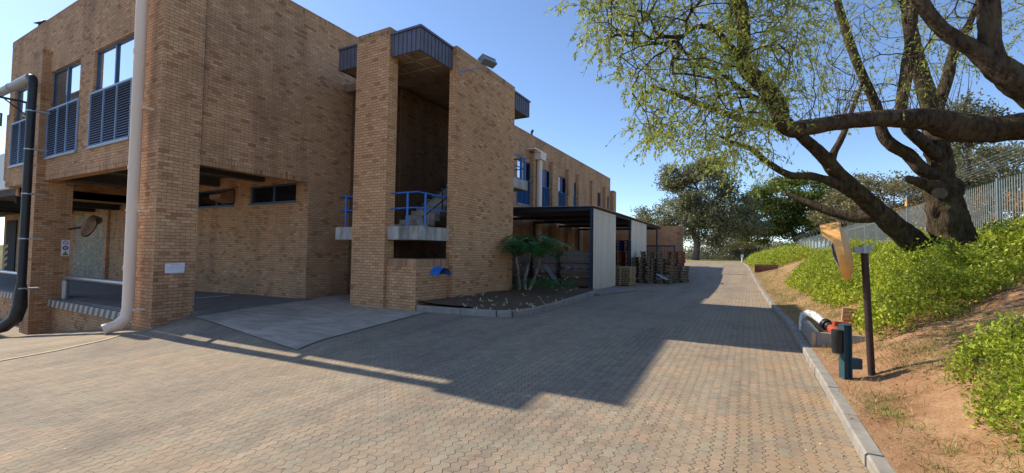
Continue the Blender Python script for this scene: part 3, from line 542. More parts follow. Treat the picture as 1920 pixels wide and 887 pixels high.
mb = MB(); mb.box(-11.8, -8.38, 9.66, 11.178, 2.02, 2.42); obj('landing', mb, 'slab', tw)
mb = MB(); mb.box(-11.8, -8.38, 15.122, 16.7, 4.35, 4.75); obj('landing', mb, 'slab', tw)
mb = MB()
for k in range(11):
    y0 = 11.18+k*0.29; z1 = 2.42+(k+1)*0.178; mb.box(-10.75, -9.45+0.0*k, y0, y0+0.33, z1-0.22, z1)
for k in range(11): y0 = 11.18+k*0.29; z1 = 4.75+(k+1)*0.178; mb.box(-12.6, -11.0, 15.1-k*0.29-0.33, 15.1-k*0.29, z1-0.22, z1)
obj('stair_flight', mb, 'slab', tw)
mb = MB(); mb.box(-13.3, -9.3, 15.9, 16.2, 0, 7.55); mb.box(-11.1, -10.9, 11.6, 15.9, 0, 7.5); mb.box(-13.3, -11.0, 11.5, 11.7, 0, 7.5); mb.box(-10.9, -8.5, 11.3, 15.9, -0.1, 0.02); obj('inner_wall', mb, 'brick_inner_shade', tw)
def canopy(y0, y1):
    mb = MB(); mb.box(-11.76, -8.42, y0+0.04 if y0 < 12 else y0, y1 if y0 < 12 else y1-0.04, 7.60, 8.2); c = obj('canopy', mb, 'soffit', tw)
    p = MB(); p.box(-8.42, -8.385, y0, y1, 7.56, 8.22); p.box(-11.8, -8.42, y0+0.0, y0+0.035, 7.56, 8.22) if y0 < 12 else p.box(-11.8, -8.42, y1-0.035, y1, 7.56, 8.22)
    p.box(-11.8, -11.765, y0+0.035 if y0 < 12 else y0, y1 if y0 < 12 else y1-0.035, 7.56, 8.22)
    n = int((y1-y0)/0.17)
    for k in range(n+1): yk = y0+(y1-y0-0.03)*k/n; p.box(-8.385, -8.36, yk, yk+0.03, 7.57, 8.20)
    yy0, yy1 = (y0-0.025, y0) if y0 < 12 else (y1, y1+0.025)
    for k in range(21): xk = -11.8+(3.39)*k/20; p.box(xk, xk+0.03, yy0, yy1, 7.57, 8.20)
    obj('fascia', p, 'fascia', c)
    q = MB(); q.box(-11.83, -8.33, y0-0.05 if y0 < 12 else y0, y1 if y0 < 12 else y1+0.05, 8.222, 8.285); obj('flashing', q, 'fascia', c)
canopy(9.62, 11.176); canopy(15.124, 16.75)
mb = MB(); mb.box(-13.3, -8.49, 11.178, 15.12, 7.62, 7.9); obj('roof_slab', mb, 'soffit', tw)
mb = MB()
for x in (-10.9, -9.9, -9.1): mb.box(x, x+0.03, 9.7, 11.17, 7.588, 7.60)
for y in (10.2, 10.8): mb.box(-11.7, -8.5, y, y+0.03, 7.585, 7.598)
obj('soffit_batten', mb, 'slab', tw)
def railing(pts, z0, posts, label=None):
    mb = MB(); r = 0.024
    for h in (1.0, 0.54): mb.tube([(x, y, z0+h) for x, y in pts], r, 8)
    ra = obj('railing', mb, 'rail_blue', tw)
    for x, y in posts: p = MB(); p.tube([(x, y, z0-0.02), (x, y, z0+1.02)], 0.033, 8); obj('post', p, 'rail_blue', ra)
railing([(-9.5, 9.76), (-8.48, 9.76), (-8.48, 11.17)], 2.42, [(-8.85, 9.76), (-8.48, 10.12)])
railing([(-10.92, 9.76), (-11.75, 9.76), (-11.75, 10.9)], 2.42, [(-11.45, 9.76)])
railing([(-8.48, 15.13), (-8.48, 16.62), (-11.7, 16.62)], 4.75, [(-8.48, 16.3), (-8.48, 16.62)])
mb = MB()
for sx in (-9.5,):
    mb.tube([(sx, 11.2, 3.2), (sx, 14.3, 5.15)], 0.02, 6); mb.tube([(sx, 11.2, 2.8), (sx, 14.3, 4.75)], 0.02, 6)
    for k in range(4): mb.tube([(sx, 11.3+k*0.95, 2.5+k*0.58), (sx, 11.3+k*0.95, 3.3+k*0.58)], 0.02, 6)
obj('stair_handrail', mb, 'steel_blue', tw)
cw = thing('vent_cowl', 'bright blue curved vent cowl on the low wall of the stair tower', 'vent', (-8.38, 10.55, 1.0))
mb = MB(); n = 12; pr = [(10.28+0.62*i/n, 1.0+0.0) for i in range(n+1)]
arc = [(10.59-0.3*math.cos(math.pi*i/n), 1.0+0.24*math.sin(math.pi*i/n)) for i in range(n+1)]
V = [(-8.378, y, z) for y, z in arc]+[(-8.05, y, z-0.05) for y, z in arc]; mb.add(V, [(i, i+1, n+2+i, n+1+i) for i in range(n)]+[tuple(range(n+1))], 0, True)
V2 = [(-8.378, 10.59+(y-10.59)*0.93, 1.0+(z-1.0)*0.93) for y, z in arc]+[(-8.05, 10.59+(y-10.59)*0.93, 0.95+(z-1.0)*0.93) for y, z in arc]; mb.add(V2, [(n+1+i, n+2+i, i+1, i) for i in range(n)], 0, True)
obj('hood', mb, 'rail_blue', cw)
fl = thing('floodlight', 'silver floodlight on a bracket arm near the top of the stair tower', 'light', (-8.2, 11.35, 7.55))
mb = MB(); mb.tube([(-8.2, 11.36, 7.52), (-7.55, 11.62, 7.66)], 0.03, 8); mb.obox((-8.19, 11.36, 7.52), (0.012, 0, 0), (0, 0.09, 0), (0, 0, 0.1)); mb.tube([(-8.2, 11.9, 7.3), (-7.6, 11.62, 7.63)], 0.012, 6); obj('bracket', mb, 'greypipe', fl)
mb = MB(); ax = np.array([0.05, 0.30, 0.02]); ay = np.array([0.11, -0.03, 0.05]); az = np.array([-0.045, 0.0, 0.07]); mb.obox((-7.42, 11.8, 7.86), ax, ay, az); mb.obox((-7.47, 11.8, 7.95), ax*1.05, ay*1.1, az*0.2); obj('lamp_head', mb, 'galv', fl)

# ------------------------------------------------------------------ pipes
def clampz(mb, x, y, r, z, yw): mb.tube([(x, y, z-0.02), (x, y, z+0.02)], r+0.012, 14); mb.box(x+r*0.6, x+r+0.12, y+0.05, yw, z-0.025, z+0.025)
bp_ = thing('downpipe', 'fat cream painted downpipe in front of the brick corner pillar', 'downpipe', (-13.85, 5.06, -0.4))
mb = MB(); mb.tube([(-13.77, 5.07, 8.5), (-13.77, 5.07, 0.1)], 0.122, 22); obj('pipe', mb, 'cream', bp_)
mb = MB(); mb.box(-14.05, -13.5, 4.86, 5.335, 8.45, 9.05); mb.box(-14.1, -13.45, 4.82, 5.335, 9.05, 9.14); obj('hopper', mb, 'cream', bp_)
mb = MB(); mb.tube([(-13.77, 5.07, 0.1), (-13.77, 5.05, -0.1), (-13.84, 4.90, -0.27), (-13.92, 4.66, -0.36)], [0.134, 0.138, 0.138, 0.132], 22); obj('shoe', mb, 'cream', bp_)
for z in (0.1, 2.6, 5.25):
    mb = MB(); clampz(mb, -13.77, 5.07, 0.122, z, 5.345); obj('pipe_clip', mb, 'cream', bp_)
for z in (1.15, 3.7, 6.7):
    mb = MB(); mb.tube([(-13.77, 5.07, z-0.05), (-13.77, 5.07, z+0.05)], 0.134, 22); obj('collar', mb, 'cream', bp_)
bk = thing('downpipe', 'black downpipe on the left brick column with a bent foot', 'downpipe', (-21.3, 4.95, -1.0))
mb = MB(); mb.tube([(-21.2, 4.95, 7.05), (-21.22, 4.95, 0.4)], 0.115, 16); obj('pipe', mb, 'black', bk)
mb = MB(); mb.tube([(-21.22, 4.95, 0.4), (-21.24, 4.95, 0.1), (-21.26, 4.95, -0.35), (-21.34, 4.88, -0.75), (-21.6, 4.7, -1.02), (-22.0, 4.5, -1.13), (-22.3, 4.4, -1.15)], [0.125, 0.16, 0.185, 0.185, 0.18, 0.175, 0.17], 16); obj('shoe', mb, 'black', bk)
mb = MB(); mb.tube([(-22.0, 4.5, -1.45), (-22.0, 4.5, -1.15)], 0.03, 6); obj('foot_stay', mb, 'black', bk)
for z in (0.25, 1.9, 3.4, 4.9, 6.2):
    mb = MB(); clampz(mb, -21.21, 4.95, 0.115, z, 5.345); obj('pipe_clip', mb, 'galv', bk)
mb = MB(); mb.tube([(-21.2, 4.95, 7.05), (-21.2, 4.95, 7.22), (-21.26, 4.95, 7.33), (-21.42, 4.95, 7.38)], 0.12, 16); obj('elbow', mb, 'black', bk)
mb = MB(); mb.tube([(-21.4, 4.95, 7.38), (-40, 4.95, 7.5)], 0.14, 16); mb.tube([(-23.4, 4.95, 7.39), (-23.5, 4.95, 7.39)], 0.155, 16); mb.tube([(-26.4, 4.95, 7.4), (-26.5, 4.95, 7.4)], 0.155, 16); obj('cross_pipe', mb, 'greypipe', bk)
for x in (-24.2, -27.3):
    mb = MB(); mb.box(x, x+0.06, 4.75, YF, 7.08, 7.15); mb.box(x, x+0.06, YF-0.06, YF, 6.6, 7.08); mb.tube([(x+0.03, 4.95, 7.08), (x+0.03, YF-0.03, 6.62)], 0.025, 6); obj('bracket', mb, 'black', bk)
wp = thing('downpipe', 'cream downpipe with square hopper on the far wing above the shed', 'downpipe', (-12.9, 27.4, 4))
mb = MB(); mb.tube([(-12.85, 27.45, 8.2), (-12.85, 27.45, 0.2)], 0.2, 14); obj('pipe', mb, 'cream', wp)
mb = MB(); mb.box(-13.02, -12.55, 27.0, 27.9, 8.15, 8.62); mb.box(-13.02, -12.55, 26.85, 28.0, 8.62, 8.7); obj('hopper', mb, 'cream', wp)
mb = MB(); mb.box(XW, -12.7, 26.35, 27.2, 8.72, 8.8); mb.box(XW, -12.7, 27.2, 27.9, 8.73, 8.81); obj('spout', mb, 'cream', wp)

# ------------------------------------------------------------------ signs and mirrors on the building
nt = thing('notice', 'white paper notice with faint grey print on the brick corner pillar', 'notice', (-13.19, 5.8, 1.0))
mb = MB(); mb.add([(-13.192, 5.58, 1.27), (-13.192, 5.585, 1.02), (-13.192, 6.02, 1.025), (-13.192, 6.03, 1.285), (-13.198, 5.58, 1.27), (-13.198, 5.585, 1.02), (-13.198, 6.02, 1.025), (-13.198, 6.03, 1.285)], [(0, 1, 2, 3), (0, 4, 5, 1), (1, 5, 6, 2), (2, 6, 7, 3), (3, 7, 4, 0)]); obj('sheet', mb, 'paper', nt)
mb = MB(); random.seed(3)
for r_, (a, b, h) in enumerate(((5.70, 5.92, 0.022), (5.70, 5.97, 0.010), (5.66, 5.98, 0.008), (5.66, 5.95, 0.008), (5.93, 6.0, 0.010))):
    y = a; z = (1.235, 1.185, 1.15, 1.12, 1.05)[r_]
    while y < b: w = random.uniform(0.015, 0.045); mb.add([(-13.190, y, z), (-13.190, y+w, z), (-13.190, y+w, z+h), (-13.190, y, z+h)], [(0, 1, 2, 3)]); y += w+0.012
obj('print', mb, 'ink', nt)
sg = thing('safety_sign', 'white safety sign of three pictograms, prohibition, mandatory and warning, on the brick column', 'sign', (-21.98, 6.18, 1.3))
mb = MB(); mb.box(-22.0, -21.985, 6.07, 6.29, 1.31, 1.90); obj('panel', mb, 'paper', sg)
def ring(mb, y, z, r0, r1, x=-21.982, n=20):
    V = [(x, y+r*math.cos(2*math.pi*k/n), z+r*math.sin(2*math.pi*k/n)) for r in (r0, r1) for k in range(n)]; mb.add(V, [(k, (k+1) % n, n+(k+1) % n, n+k) for k in range(n)])
mb = MB(); ring(mb, 6.18, 1.80, 0.055, 0.075); mb.add([(-21.9815, 6.13, 1.85), (-21.9815, 6.14, 1.86), (-21.9815, 6.23, 1.75), (-21.9815, 6.22, 1.74)], [(0, 1, 2, 3)]); obj('prohibition_mark', mb, 'redink', sg)
mb = MB(); ring(mb, 6.18, 1.60, 0.0, 0.08); m2 = MB(); m2.box(-21.981, -21.9795, 6.155, 6.175, 1.56, 1.64); m2.box(-21.981, -21.9795, 6.185, 6.205, 1.56, 1.64); a = obj('mandatory_mark', mb, 'purple', sg); obj('figure', m2, 'paper', a)
mb = MB(); mb.add([(-21.982, 6.09, 1.335), (-21.982, 6.27, 1.335), (-21.982, 6.18, 1.49)], [(0, 1, 2)]); a = obj('warning_mark', mb, 'blackink', sg); mb = MB(); mb.add([(-21.980, 6.115, 1.35), (-21.980, 6.245, 1.35), (-21.980, 6.18, 1.465)], [(0, 1, 2)]); mb.add([(-21.978, 6.16, 1.36), (-21.978, 6.2, 1.36), (-21.978, 6.2, 1.40), (-21.978, 6.16, 1.40)], [(0, 1, 2, 3)], 1); obj('triangle', mb, ['greenink', 'blackink'], a)

def dish(mb, c, nrm, up, rx, ry, depth, mi=0, n=24, rings=6, sgn=1):
    c = np.array(c, float); nrm = np.array(nrm, float); nrm /= np.linalg.norm(nrm); up = np.array(up, float); up -= nrm*(up@nrm); up /= np.linalg.norm(up); s = np.cross(up, nrm)
    V = []
    for r in range(rings+1):
        q = r/rings
        for k in range(n): t = 2*math.pi*k/n; V.append(c+(s*math.cos(t)*rx+up*math.sin(t)*ry)*q+nrm*depth*(1-q*q)*sgn)
    Fc = [(r*n+k, r*n+(k+1) % n, (r+1)*n+(k+1) % n, (r+1)*n+k) for r in range(rings) for k in range(n)]
    mb.add(V, Fc, mi, True); return c, s, up, nrm
def convex_mirror(c, nrm, rx, ry, back, root):
    mb = MB(); c, s_, up, nr = dish(mb, c, nrm, (0, 0, 1), rx*0.96, ry*0.96, 0.09); f = obj('mirror_face', mb, 'mirror', root)
    mb = MB(); n = 28; prof = [(1.0, 0.03), (1.03, 0.0), (1.0, -0.04), (0.78, -0.09), (0.35, -0.12), (0.0, -0.125)]
    V = [c+(s_*math.cos(2*math.pi*k/n)*rx+up*math.sin(2*math.pi*k/n)*ry)*q+nr*d for q, d in prof for k in range(n)]
    mb.add(V, [(r*n+k, (r+1)*n+k, (r+1)*n+(k+1) % n, r*n+(k+1) % n) for r in range(len(prof)-1) for k in range(n)], 0, True); obj('backing', mb, back, root)
    mb = MB(); m = 28; V = []
    for k in range(m+1):
        t = math.pi*(-0.05+1.10*k/m); w = min(1.0, max(0.0, (math.sin(t)-0.22)*2.2)); w = w*w*(3-2*w); e = c+s_*math.cos(t)*rx*1.03+up*math.sin(t)*ry*1.03
        V += [e-nr*0.06, e+nr*(0.03+0.12*w), e*1.0+(s_*math.cos(t)+up*math.sin(t))*0.012+nr*(0.03+0.12*w), e+(s_*math.cos(t)+up*math.sin(t))*0.012-nr*0.06]
    mb.add(V, [(4*k+j, 4*k+4+j, 4*k+4+(j+1) % 4, 4*k+(j+1) % 4) for k in range(m) for j in range(4)], 0, False); obj('hood', mb, back, root)
    return nr
cm = thing('convex_mirror', 'orange convex traffic mirror with hood on a rusty brown pole by the road kerb', 'mirror', (1.48, 7.7, 0.1))
mb = MB(); mb.tube([(1.485, 7.72, 0.0), (1.40, 7.62, 1.86)], 0.042, 14); obj('pole', mb, 'rust', cm)
mn = np.array([-0.989, 0.147, 0])*0.97+np.array([0.147, 0.989, 0])*0.05+np.array([0, 0, -0.17]); mn /= np.linalg.norm(mn)
mc = np.array([1.105, 7.44, 1.78]); convex_mirror(mc, mn, 0.33, 0.385, 'orange', cm)
mb = MB(); pa = mc-mn*0.15; pb = np.array([1.42, 7.63, 1.80]); d = (pb-pa)/np.linalg.norm(pb-pa); mid = (pa+pb)/2; mb.obox(mid, d*np.linalg.norm(pb-pa)/2, np.cross(d, (0, 0, 1))*0.010, (0, 0, 0.042)); mb.obox((1.50, 7.69, 1.875), np.array([0.04, 0.022, 0.022]), np.array([0.005, -0.010, 0]), (0, 0, 0.010)); mb.obox((1.46, 7.655, 1.82), np.array([0.028, 0.016, 0]), np.array([0.010, -0.02, 0]), (0, 0, 0.025)); obj('arm', mb, 'galv', cm)
mb = MB(); mb.tube([(1.402, 7.622, 1.76), (1.40, 7.62, 1.87)], 0.056, 14); obj('clamp', mb, 'galv', cm)
c2 = thing('convex_mirror', 'faded brown convex mirror fixed to the left brick column above the dock', 'mirror', (-22, 6.3, 2.3))
convex_mirror((-21.75, 6.75, 2.42), (0.55, 0.75, -0.35), 0.46, 0.42, 'brownplastic', c2)
mb = MB(); mb.tube([(-22.0, 6.25, 2.3), (-21.8, 6.55, 2.38)], 0.04, 8); obj('bracket', mb, 'black', c2)
for p, lab in (((-23.9, YF+0.15, ZT), 'small dark fitting standing on the left parapet of the brick building'), ((XW-0.1, 27.3, ZT-0.01), 'small dark fitting standing on the parapet of the far wing')):
    mb = MB(); x, y, z = p; mb.tube([(x, y, z), (x, y, z+0.22)], [0.10, 0.06], 7); mb.tube([(x, y, z+0.2), (x+0.02, y+0.1, z+0.36), (x, y+0.2, z+0.46)], [0.09, 0.1, 0.03], 7); mb.tube([(x, y+0.05, z+0.3), (x, y-0.18, z+0.2)], [0.08, 0.02], 6); tag(obj('roof_fitting', mb, 'black', None, p), lab, 'roof fitting')

# ------------------------------------------------------------------ storage shed
sh = thing('storage_shed', 'open fronted corrugated steel lean-to shed on dark blue posts', 'shed', (-8, 19, 0))
ZS = 3.75
def corr_x(mb, x, y0, y1, z0f, z1f, pitch=0.20, amp=0.038):   # sheet in plane x, ribs vertical
    n = int((y1-y0)/pitch); V = []; 
    for k in range(n*4+1):
        y = y0+(y1-y0)*k/(n*4); dx = amp if (k % 4) in (1, 2) else 0
        V += [(x+dx, y, z0f(y)), (x+dx, y, z1f(y))]
    m = n*4+1; mb.add(V+[(a-0.004, b, c) for a, b, c in V], [(2*i, 2*i+2, 2*i+3, 2*i+1) for i in range(m-1)]+[(2*m+2*i+1, 2*m+2*i+3, 2*m+2*i+2, 2*m+2*i) for i in range(m-1)])
for a, b in ((19.0, 22.72), (26.2, 30.5)):
    mb = MB(); corr_x(mb, -6.17, a, b, lambda y: 0.03, lambda y: ZS-0.02); obj('side_sheet', mb, 'corr', sh)
    mb = MB(); mb.box(-6.15, -6.14, a+1.75, a+1.83, 1.55, 1.95); obj('small_plate', mb, 'white', sh)
mb = MB(); n = 90; V = []
for k in range(n*2+1):
    y = 18.75+(36.2-18.75)*k/(n*2); dz = 0.025 if k % 2 else 0; V += [(-12.95, y, ZS+0.22+dz), (-5.95, y, ZS+0.06+dz)]
m = n*2+1; mb.add(V+[(a, b, c-0.008) for a, b, c in V], [(2*i+1, 2*i+3, 2*i+2, 2*i) for i in range(m-1)]+[(2*m+2*i, 2*m+2*i+2, 2*m+2*i+3, 2*m+2*i+1) for i in range(m-1)]); obj('roof_sheet', mb, 'roofsheet', sh)
for x, y in ((-6.26, 19.0), (-6.26, 22.75), (-6.26, 26.15), (-6.26, 30.5), (-6.26, 34.9), (-12.6, 19.0), (-12.6, 26.15), (-12.6, 34.9)):
    mb = MB(); mb.box(x-0.05, x+0.05, y-0.05, y+0.05, 0, ZS); obj('post', mb, 'steel_blue', sh)
mb = MB(); mb.box(-12.9, -6.2, 18.93, 19.05, ZS-0.1, ZS+0.05); obj('beam', mb, 'steel_blue', sh); mb = MB(); mb.box(-6.3, -6.2, 19.06, 36.1, ZS-0.06, ZS+0.04); obj('beam', mb, 'steel_blue', sh)
for y in (22.75, 26.15, 30.5, 34.9): mb = MB(); mb.box(-12.6, -6.32, y-0.05, y+0.05, ZS-0.14, ZS+0.02); obj('beam', mb, 'steel_blue', sh)
mb = MB(); mb.box(-12.9, -6.3, 19.1, 35.5, -0.05, 0.03); obj('floor', mb, 'dockfloor', sh)

sw = thing('screen_wall', 'free standing orange brick screen wall with toothed right end beyond the shed', 'wall', (-8, 37, 0.2))
mb = MB(); mb.box(-13, -5.05, 37.0, 37.25, 0, 4.0); obj('wall', mb, 'brick_red', sw)
mb = MB(); mb.box(-5.05, -4.65, 36.98, 37.4, 0, 4.02)
for k in range(22): mb.box(-4.65, -4.57, 37.0, 37.2, 0.35+k*0.17, 0.43+k*0.17)
obj('end_pier', mb, 'brick', sw)

# ------------------------------------------------------------------ pallets
ORD = ['lowest', 'second', 'third', 'fourth', 'fifth', 'sixth', 'seventh', 'eighth', 'ninth', 'tenth', 'eleventh', 'topmost']
def pallet_mesh(w, d, h, n=7):
    mb = MB(); bt = 0.022
    for z in (h-bt, ):
        for k in range(n): x = -w/2+(w-0.095)*k/(n-1); mb.box(x, x+0.095, -d/2, d/2, z, h)
    for y in (-d/2, -0.05, d/2-0.1): mb.box(-w/2+0.003, w/2-0.003, y+0.003, y+0.097, h-2*bt, h-bt-0.001)
    for x in (-w/2, -0.07, w/2-0.14):
        for y in (-d/2, -0.05, d/2-0.1): mb.box(x+0.002, x+0.138, y+0.002, y+0.098, bt+0.001, h-2*bt-0.001)
    for x in (-w/2, -0.05, w/2-0.1): mb.box(x, x+0.1, -d/2, d/2, 0, bt)
    return mb
PM = {}
def pallet(x, y, z, rz, w, d, h, mat, label, group):
    k = (w, d, h, mat)
    if k not in PM:
        o = obj('pallet', pallet_mesh(w, d, h), mat); PM[k] = o.data
    else: o = bpy.data.objects.new('pallet', PM[k]); col.objects.link(o)
    o.location = (x, y, z); o.rotation_euler = (0, 0, rz); return tag(o, label, 'pallet', group)
def stack(x, y, z0, n, w, d, h, mat, what, group, jit=0.03, rz=0.0):
    for k in range(n):
        o = ORD[k] if k < n-1 else 'topmost'
        pallet(x+random.uniform(-jit, jit), y+random.uniform(-jit, jit), z0+k*(h+0.002), rz+random.uniform(-0.03, 0.03), w, d, h, mat, f'{what}, {o} of its stack', group)
stack(-6.05, 23.75, 0.03, 11, 1.2, 1.0, 0.088, 'wood_new', 'thin pale new pallet beside the corrugated shed', 'pale new pallets by the shed')
stack(-5.55, 26.6, 0.02, 9, 1.0, 1.1, 0.165, 'wood_old', 'weathered pallet in the left hand pile outside the shed', 'weathered pallets outside the shed')
stack(-4.42, 26.7, 0.02, 8, 1.18, 1.1, 0.18, 'wood_old', 'weathered pallet in the middle pile outside the shed', 'weathered pallets outside the shed', 0.05)
stack(-3.75, 28.2, 0.05, 6, 1.0, 1.1, 0.16, 'wood_old', 'weathered pallet in the low right hand pile outside the shed', 'weathered pallets outside the shed', 0.06)
stack(-5.15, 27.1, 1.53, 2, 1.1, 0.9, 0.165, 'wood_old', 'weathered pallet laid across the tops of the two piles', 'weathered pallets outside the shed', 0.03)
stack(-3.95, 28.3, 1.03, 5, 0.95, 0.9, 0.17, 'wood_red', 'brick red pallet on the right hand pile near the screen wall', 'red pallets near the screen wall', 0.04)
mb = MB(); V = [(-4.75, 26.12, 0.62), (-4.45, 26.1, 0.55), (-4.2, 26.12, 0.40), (-4.05, 26.08, 0.35), (-4.1, 26.05, 0.24), (-4.4, 26.05, 0.34), (-4.65, 26.08, 0.5)]; mb.add(V+[(a, b+0.03, c) for a, b, c in V], [tuple(range(7)), tuple(range(7, 14))[::-1]]+[(i, 7+i, 7+(i+1) % 7, (i+1) % 7) for i in range(7)]); tag(obj('plastic_scrap', mb, 'film'), 'torn pale plastic scrap caught in the middle pallet pile', 'plastic scrap')
cg = thing('steel_cage', 'dark barred steel cage panel standing beyond the pallets before the screen wall', 'cage', (-6.5, 34.0, 0.2))
mb = MB()
for k in range(26): x = -7.6+k*0.11; mb.box(x, x+0.03, 33.6, 33.63, 0.2, 2.28)
mb.box(-7.62, -4.8, 33.58, 33.6, 2.28, 2.38); mb.box(-7.62, -4.8, 33.58, 33.6, 0.3, 0.4); mb.box(-4.8, -4.72, 33.58, 33.66, 0.1, 2.38); obj('bars', mb, 'steel_blue', cg)
def wrapped(x, y, w, d, h, label, seed, gap=None):
    random.seed(seed); t_ = thing('wrapped_stack', label, 'wrapped goods', (x, y, 0.03), 'plastic wrapped stacks inside the shed')
    mb = pallet_mesh(w, d, 0.15); mb.v = [(a+x, b+y, c+0.035) for a, b, c in mb.v]; obj('base_pallet', mb, 'wood_old', t_)
    mb = MB(); z = 0.19
    while z < h:
        q = random.uniform(0.05, 0.13); j = random.uniform(-0.045, 0.045)
        if gap and z < gap < z+q:
            for xx in (-0.45, 0, 0.45): mb.box(x+xx-0.06, x+xx+0.06, y-d/2, y+d/2, z, z+0.13)
            z += 0.13
        mb.box(x-w/2+j+0.02, x+w/2+j-0.02, y-d/2+j+0.02, y+d/2-0.02, z, z+q-0.016); z += q
    obj('cardboard_layers', mb, 'card', t_)
    for za, zb_ in ((h-0.42, h+0.02), (h-0.95, h-0.55)):
        mb = MB(); n = 28; V = []
        for k in range(n):
            t = 2*math.pi*k/n; cx_, cy_ = math.cos(t), math.sin(t); m_ = max(abs(cx_), abs(cy_)); px_, py_ = cx_/m_*(w/2+0.03), cy_/m_*(d/2+0.03); jj = random.uniform(-0.035, 0.035)
            V += [(x+px_, y+py_, za+jj*2), (x+px_*random.uniform(0.96, 1.01), y+py_*random.uniform(0.96, 1.01), zb_+jj)]
        fc = [(2*k, (2*k+2) % (2*n), (2*k+3) % (2*n), 2*k+1) for k in range(n)]
        if zb_ > h: fc.append(tuple(2*k+1 for k in range(n)))
        mb.add(V, fc, 0, False); obj('plastic_wrap', mb, 'wrap', t_)
    mb = MB()
    for k in range(7): a = x+random.uniform(-w*0.4, w*0.3); z = random.uniform(0.3, h*0.75); mb.box(a, a+random.uniform(0.06, 0.13), y-d/2-0.004, y-d/2+0.0, z, z+0.05)
    obj('paper_label', mb, 'white', t_); return t_
wrapped(-7.2, 20.1, 1.55, 1.2, 1.72, 'brown wrapped cardboard stack just inside the corrugated wall of the shed', 5, 0.95)
wrapped(-8.95, 20.4, 1.3, 1.2, 1.65, 'brown wrapped cardboard stack behind the split leaf plant in the shed', 6)
wrapped(-10.6, 20.3, 1.3, 1.2, 1.6, 'wrapped stack at the left end of the shed beside the stair tower', 8)
wrapped(-8.2, 22.6, 1.3, 1.2, 1.75, 'wrapped stack in the second row of the dark shed', 9)
mb = MB(); pts = [(-8.85, 19.74, 1.05), (-8.6, 19.7, 0.85), (-8.35, 19.62, 0.55), (-8.1, 19.55, 0.32), (-7.95, 19.45, 0.2)]; V = []
for p in pts: V += [(p[0], p[1], p[2]+0.1), (p[0]-0.12, p[1]+0.03, p[2]-0.1)]
mb.add(V+[(a, b-0.02, c) for a, b, c in V], [(2*i, 2*i+2, 2*i+3, 2*i+1) for i in range(4)]+[(10+2*i+1, 10+2*i+3, 10+2*i+2, 10+2*i) for i in range(4)]); tag(obj('plastic_strip', mb, 'film'), 'loose strip of clear plastic hanging from a wrapped stack in the shed', 'plastic strip')
for k in range(5): pallet(-7.0, 27.3, 0.04+k*0.36, 0, 1.2, 1.2, 0.35, 'wood_red', f'dark red timber crate inside the shed bay, {ORD[k] if k < 4 else "topmost"} of its stack', 'red crates in the shed bay')
for k in range(4): pallet(-7.0, 27.2, 1.86+k*0.17, 0.02*k, 1.1, 1.0, 0.165, 'wood_blue', f'blue pallet on the red crates in the shed bay, {ORD[k] if k < 3 else "topmost"} of four', 'blue pallets in the shed bay')

# ------------------------------------------------------------------ things along the right kerb
def bz(x, y): return float(bank_z(x, y))
ab = thing('litter_bin', 'small black round bin bolted to a teal steel post beside the mirror pole', 'bin', (1.2, 7.55, 0.1))
gx0, gy0 = 1.12, 7.5; e1 = np.array([R_[0], R_[1], 0]); e1 /= np.linalg.norm(e1); e2 = np.array([-e1[1], e1[0], 0])
P0 = np.array([gx0, gy0, 0.0])
mb = MB(); mb.obox(P0+np.array([0, 0, 0.39]), e1*0.006-e1*0, e2*0.05, (0, 0, 0.37)); mb.obox(P0+e1*0.05+np.array([0, 0, 0.39]), e1*0.044, e2*0.008, (0, 0, 0.37)); mb.obox(P0+e1*0.10+np.array([0, 0, 0.39]), e1*0.006, e2*0.05, (0, 0, 0.37)); mb.obox(P0+e1*0.05+np.array([0, 0, 0.765]), e1*0.06, e2*0.056, (0, 0, 0.006)); obj('post', mb, 'teal', ab)
mb = MB(); cc = P0-e1*0.068-e2*0.0; mb.tube([cc+np.array([0, 0, 0.38]), cc+np.array([0, 0, 0.42]), cc+np.array([0, 0, 0.55]), cc+np.array([0, 0, 0.56]), cc+np.array([0, 0, 0.68]), cc+np.array([0, 0, 0.70])], [0.054, 0.06, 0.06, 0.063, 0.063, 0.062], 18); obj('bin_body', mb, 'black', ab)
mb = MB(); mb.obox(P0+e1*0.175+np.array([0, 0, 0.24]), e1*0.068, e2*0.05, (0, 0, 0.07)); obj('junction_box', mb, 'teal', ab)
kb = thing('valve_box', 'low concrete surround of a hydrant valve set against the road kerb', 'concrete surround', (1.2, 10.2, 0.1))
mb = MB(); mb.box(0.98, 1.1, 9.55, 11.2, -0.1, 0.36); mb.box(1.1, 1.75, 9.55, 9.66, -0.1, 0.34); obj('concrete_edge', mb, 'kerb', kb)
mb = MB(); mb.box(0.985, 1.045, 9.52, 9.55, 0.05, 0.34); obj('timber_stake', mb, 'wood_new', kb)
hy = thing('hydrant_valve', 'white bend pipe with red hydrant valve lying behind the kerb', 'hydrant', (1.2, 10.9, 0.2))
mb = MB(); mb.tube([(1.02, 11.35, 0.0), (1.02, 11.33, 0.34), (1.04, 11.28, 0.45), (1.10, 11.18, 0.50), (1.18, 11.02, 0.49), (1.27, 10.85, 0.42), (1.33, 10.72, 0.37)], 0.075, 16); obj('white_pipe', mb, 'whitechip', hy)
mb = MB(); mb.tube([(1.33, 10.72, 0.37), (1.345, 10.69, 0.36)], 0.11, 14); mb.tube([(1.35, 10.68, 0.355), (1.365, 10.65, 0.345)], 0.11, 14); mb.tube([(1.365, 10.65, 0.345), (1.40, 10.58, 0.32)], [0.08, 0.085], 12)
for k in range(6): a = k*math.pi/3; mb.tube([(1.32+0.085*math.cos(a)*0.8, 10.74, 0.37+0.085*math.sin(a)), (1.38+0.085*math.cos(a)*0.8, 10.62, 0.34+0.085*math.sin(a))], 0.012, 6)
obj('flange', mb, 'black', hy)
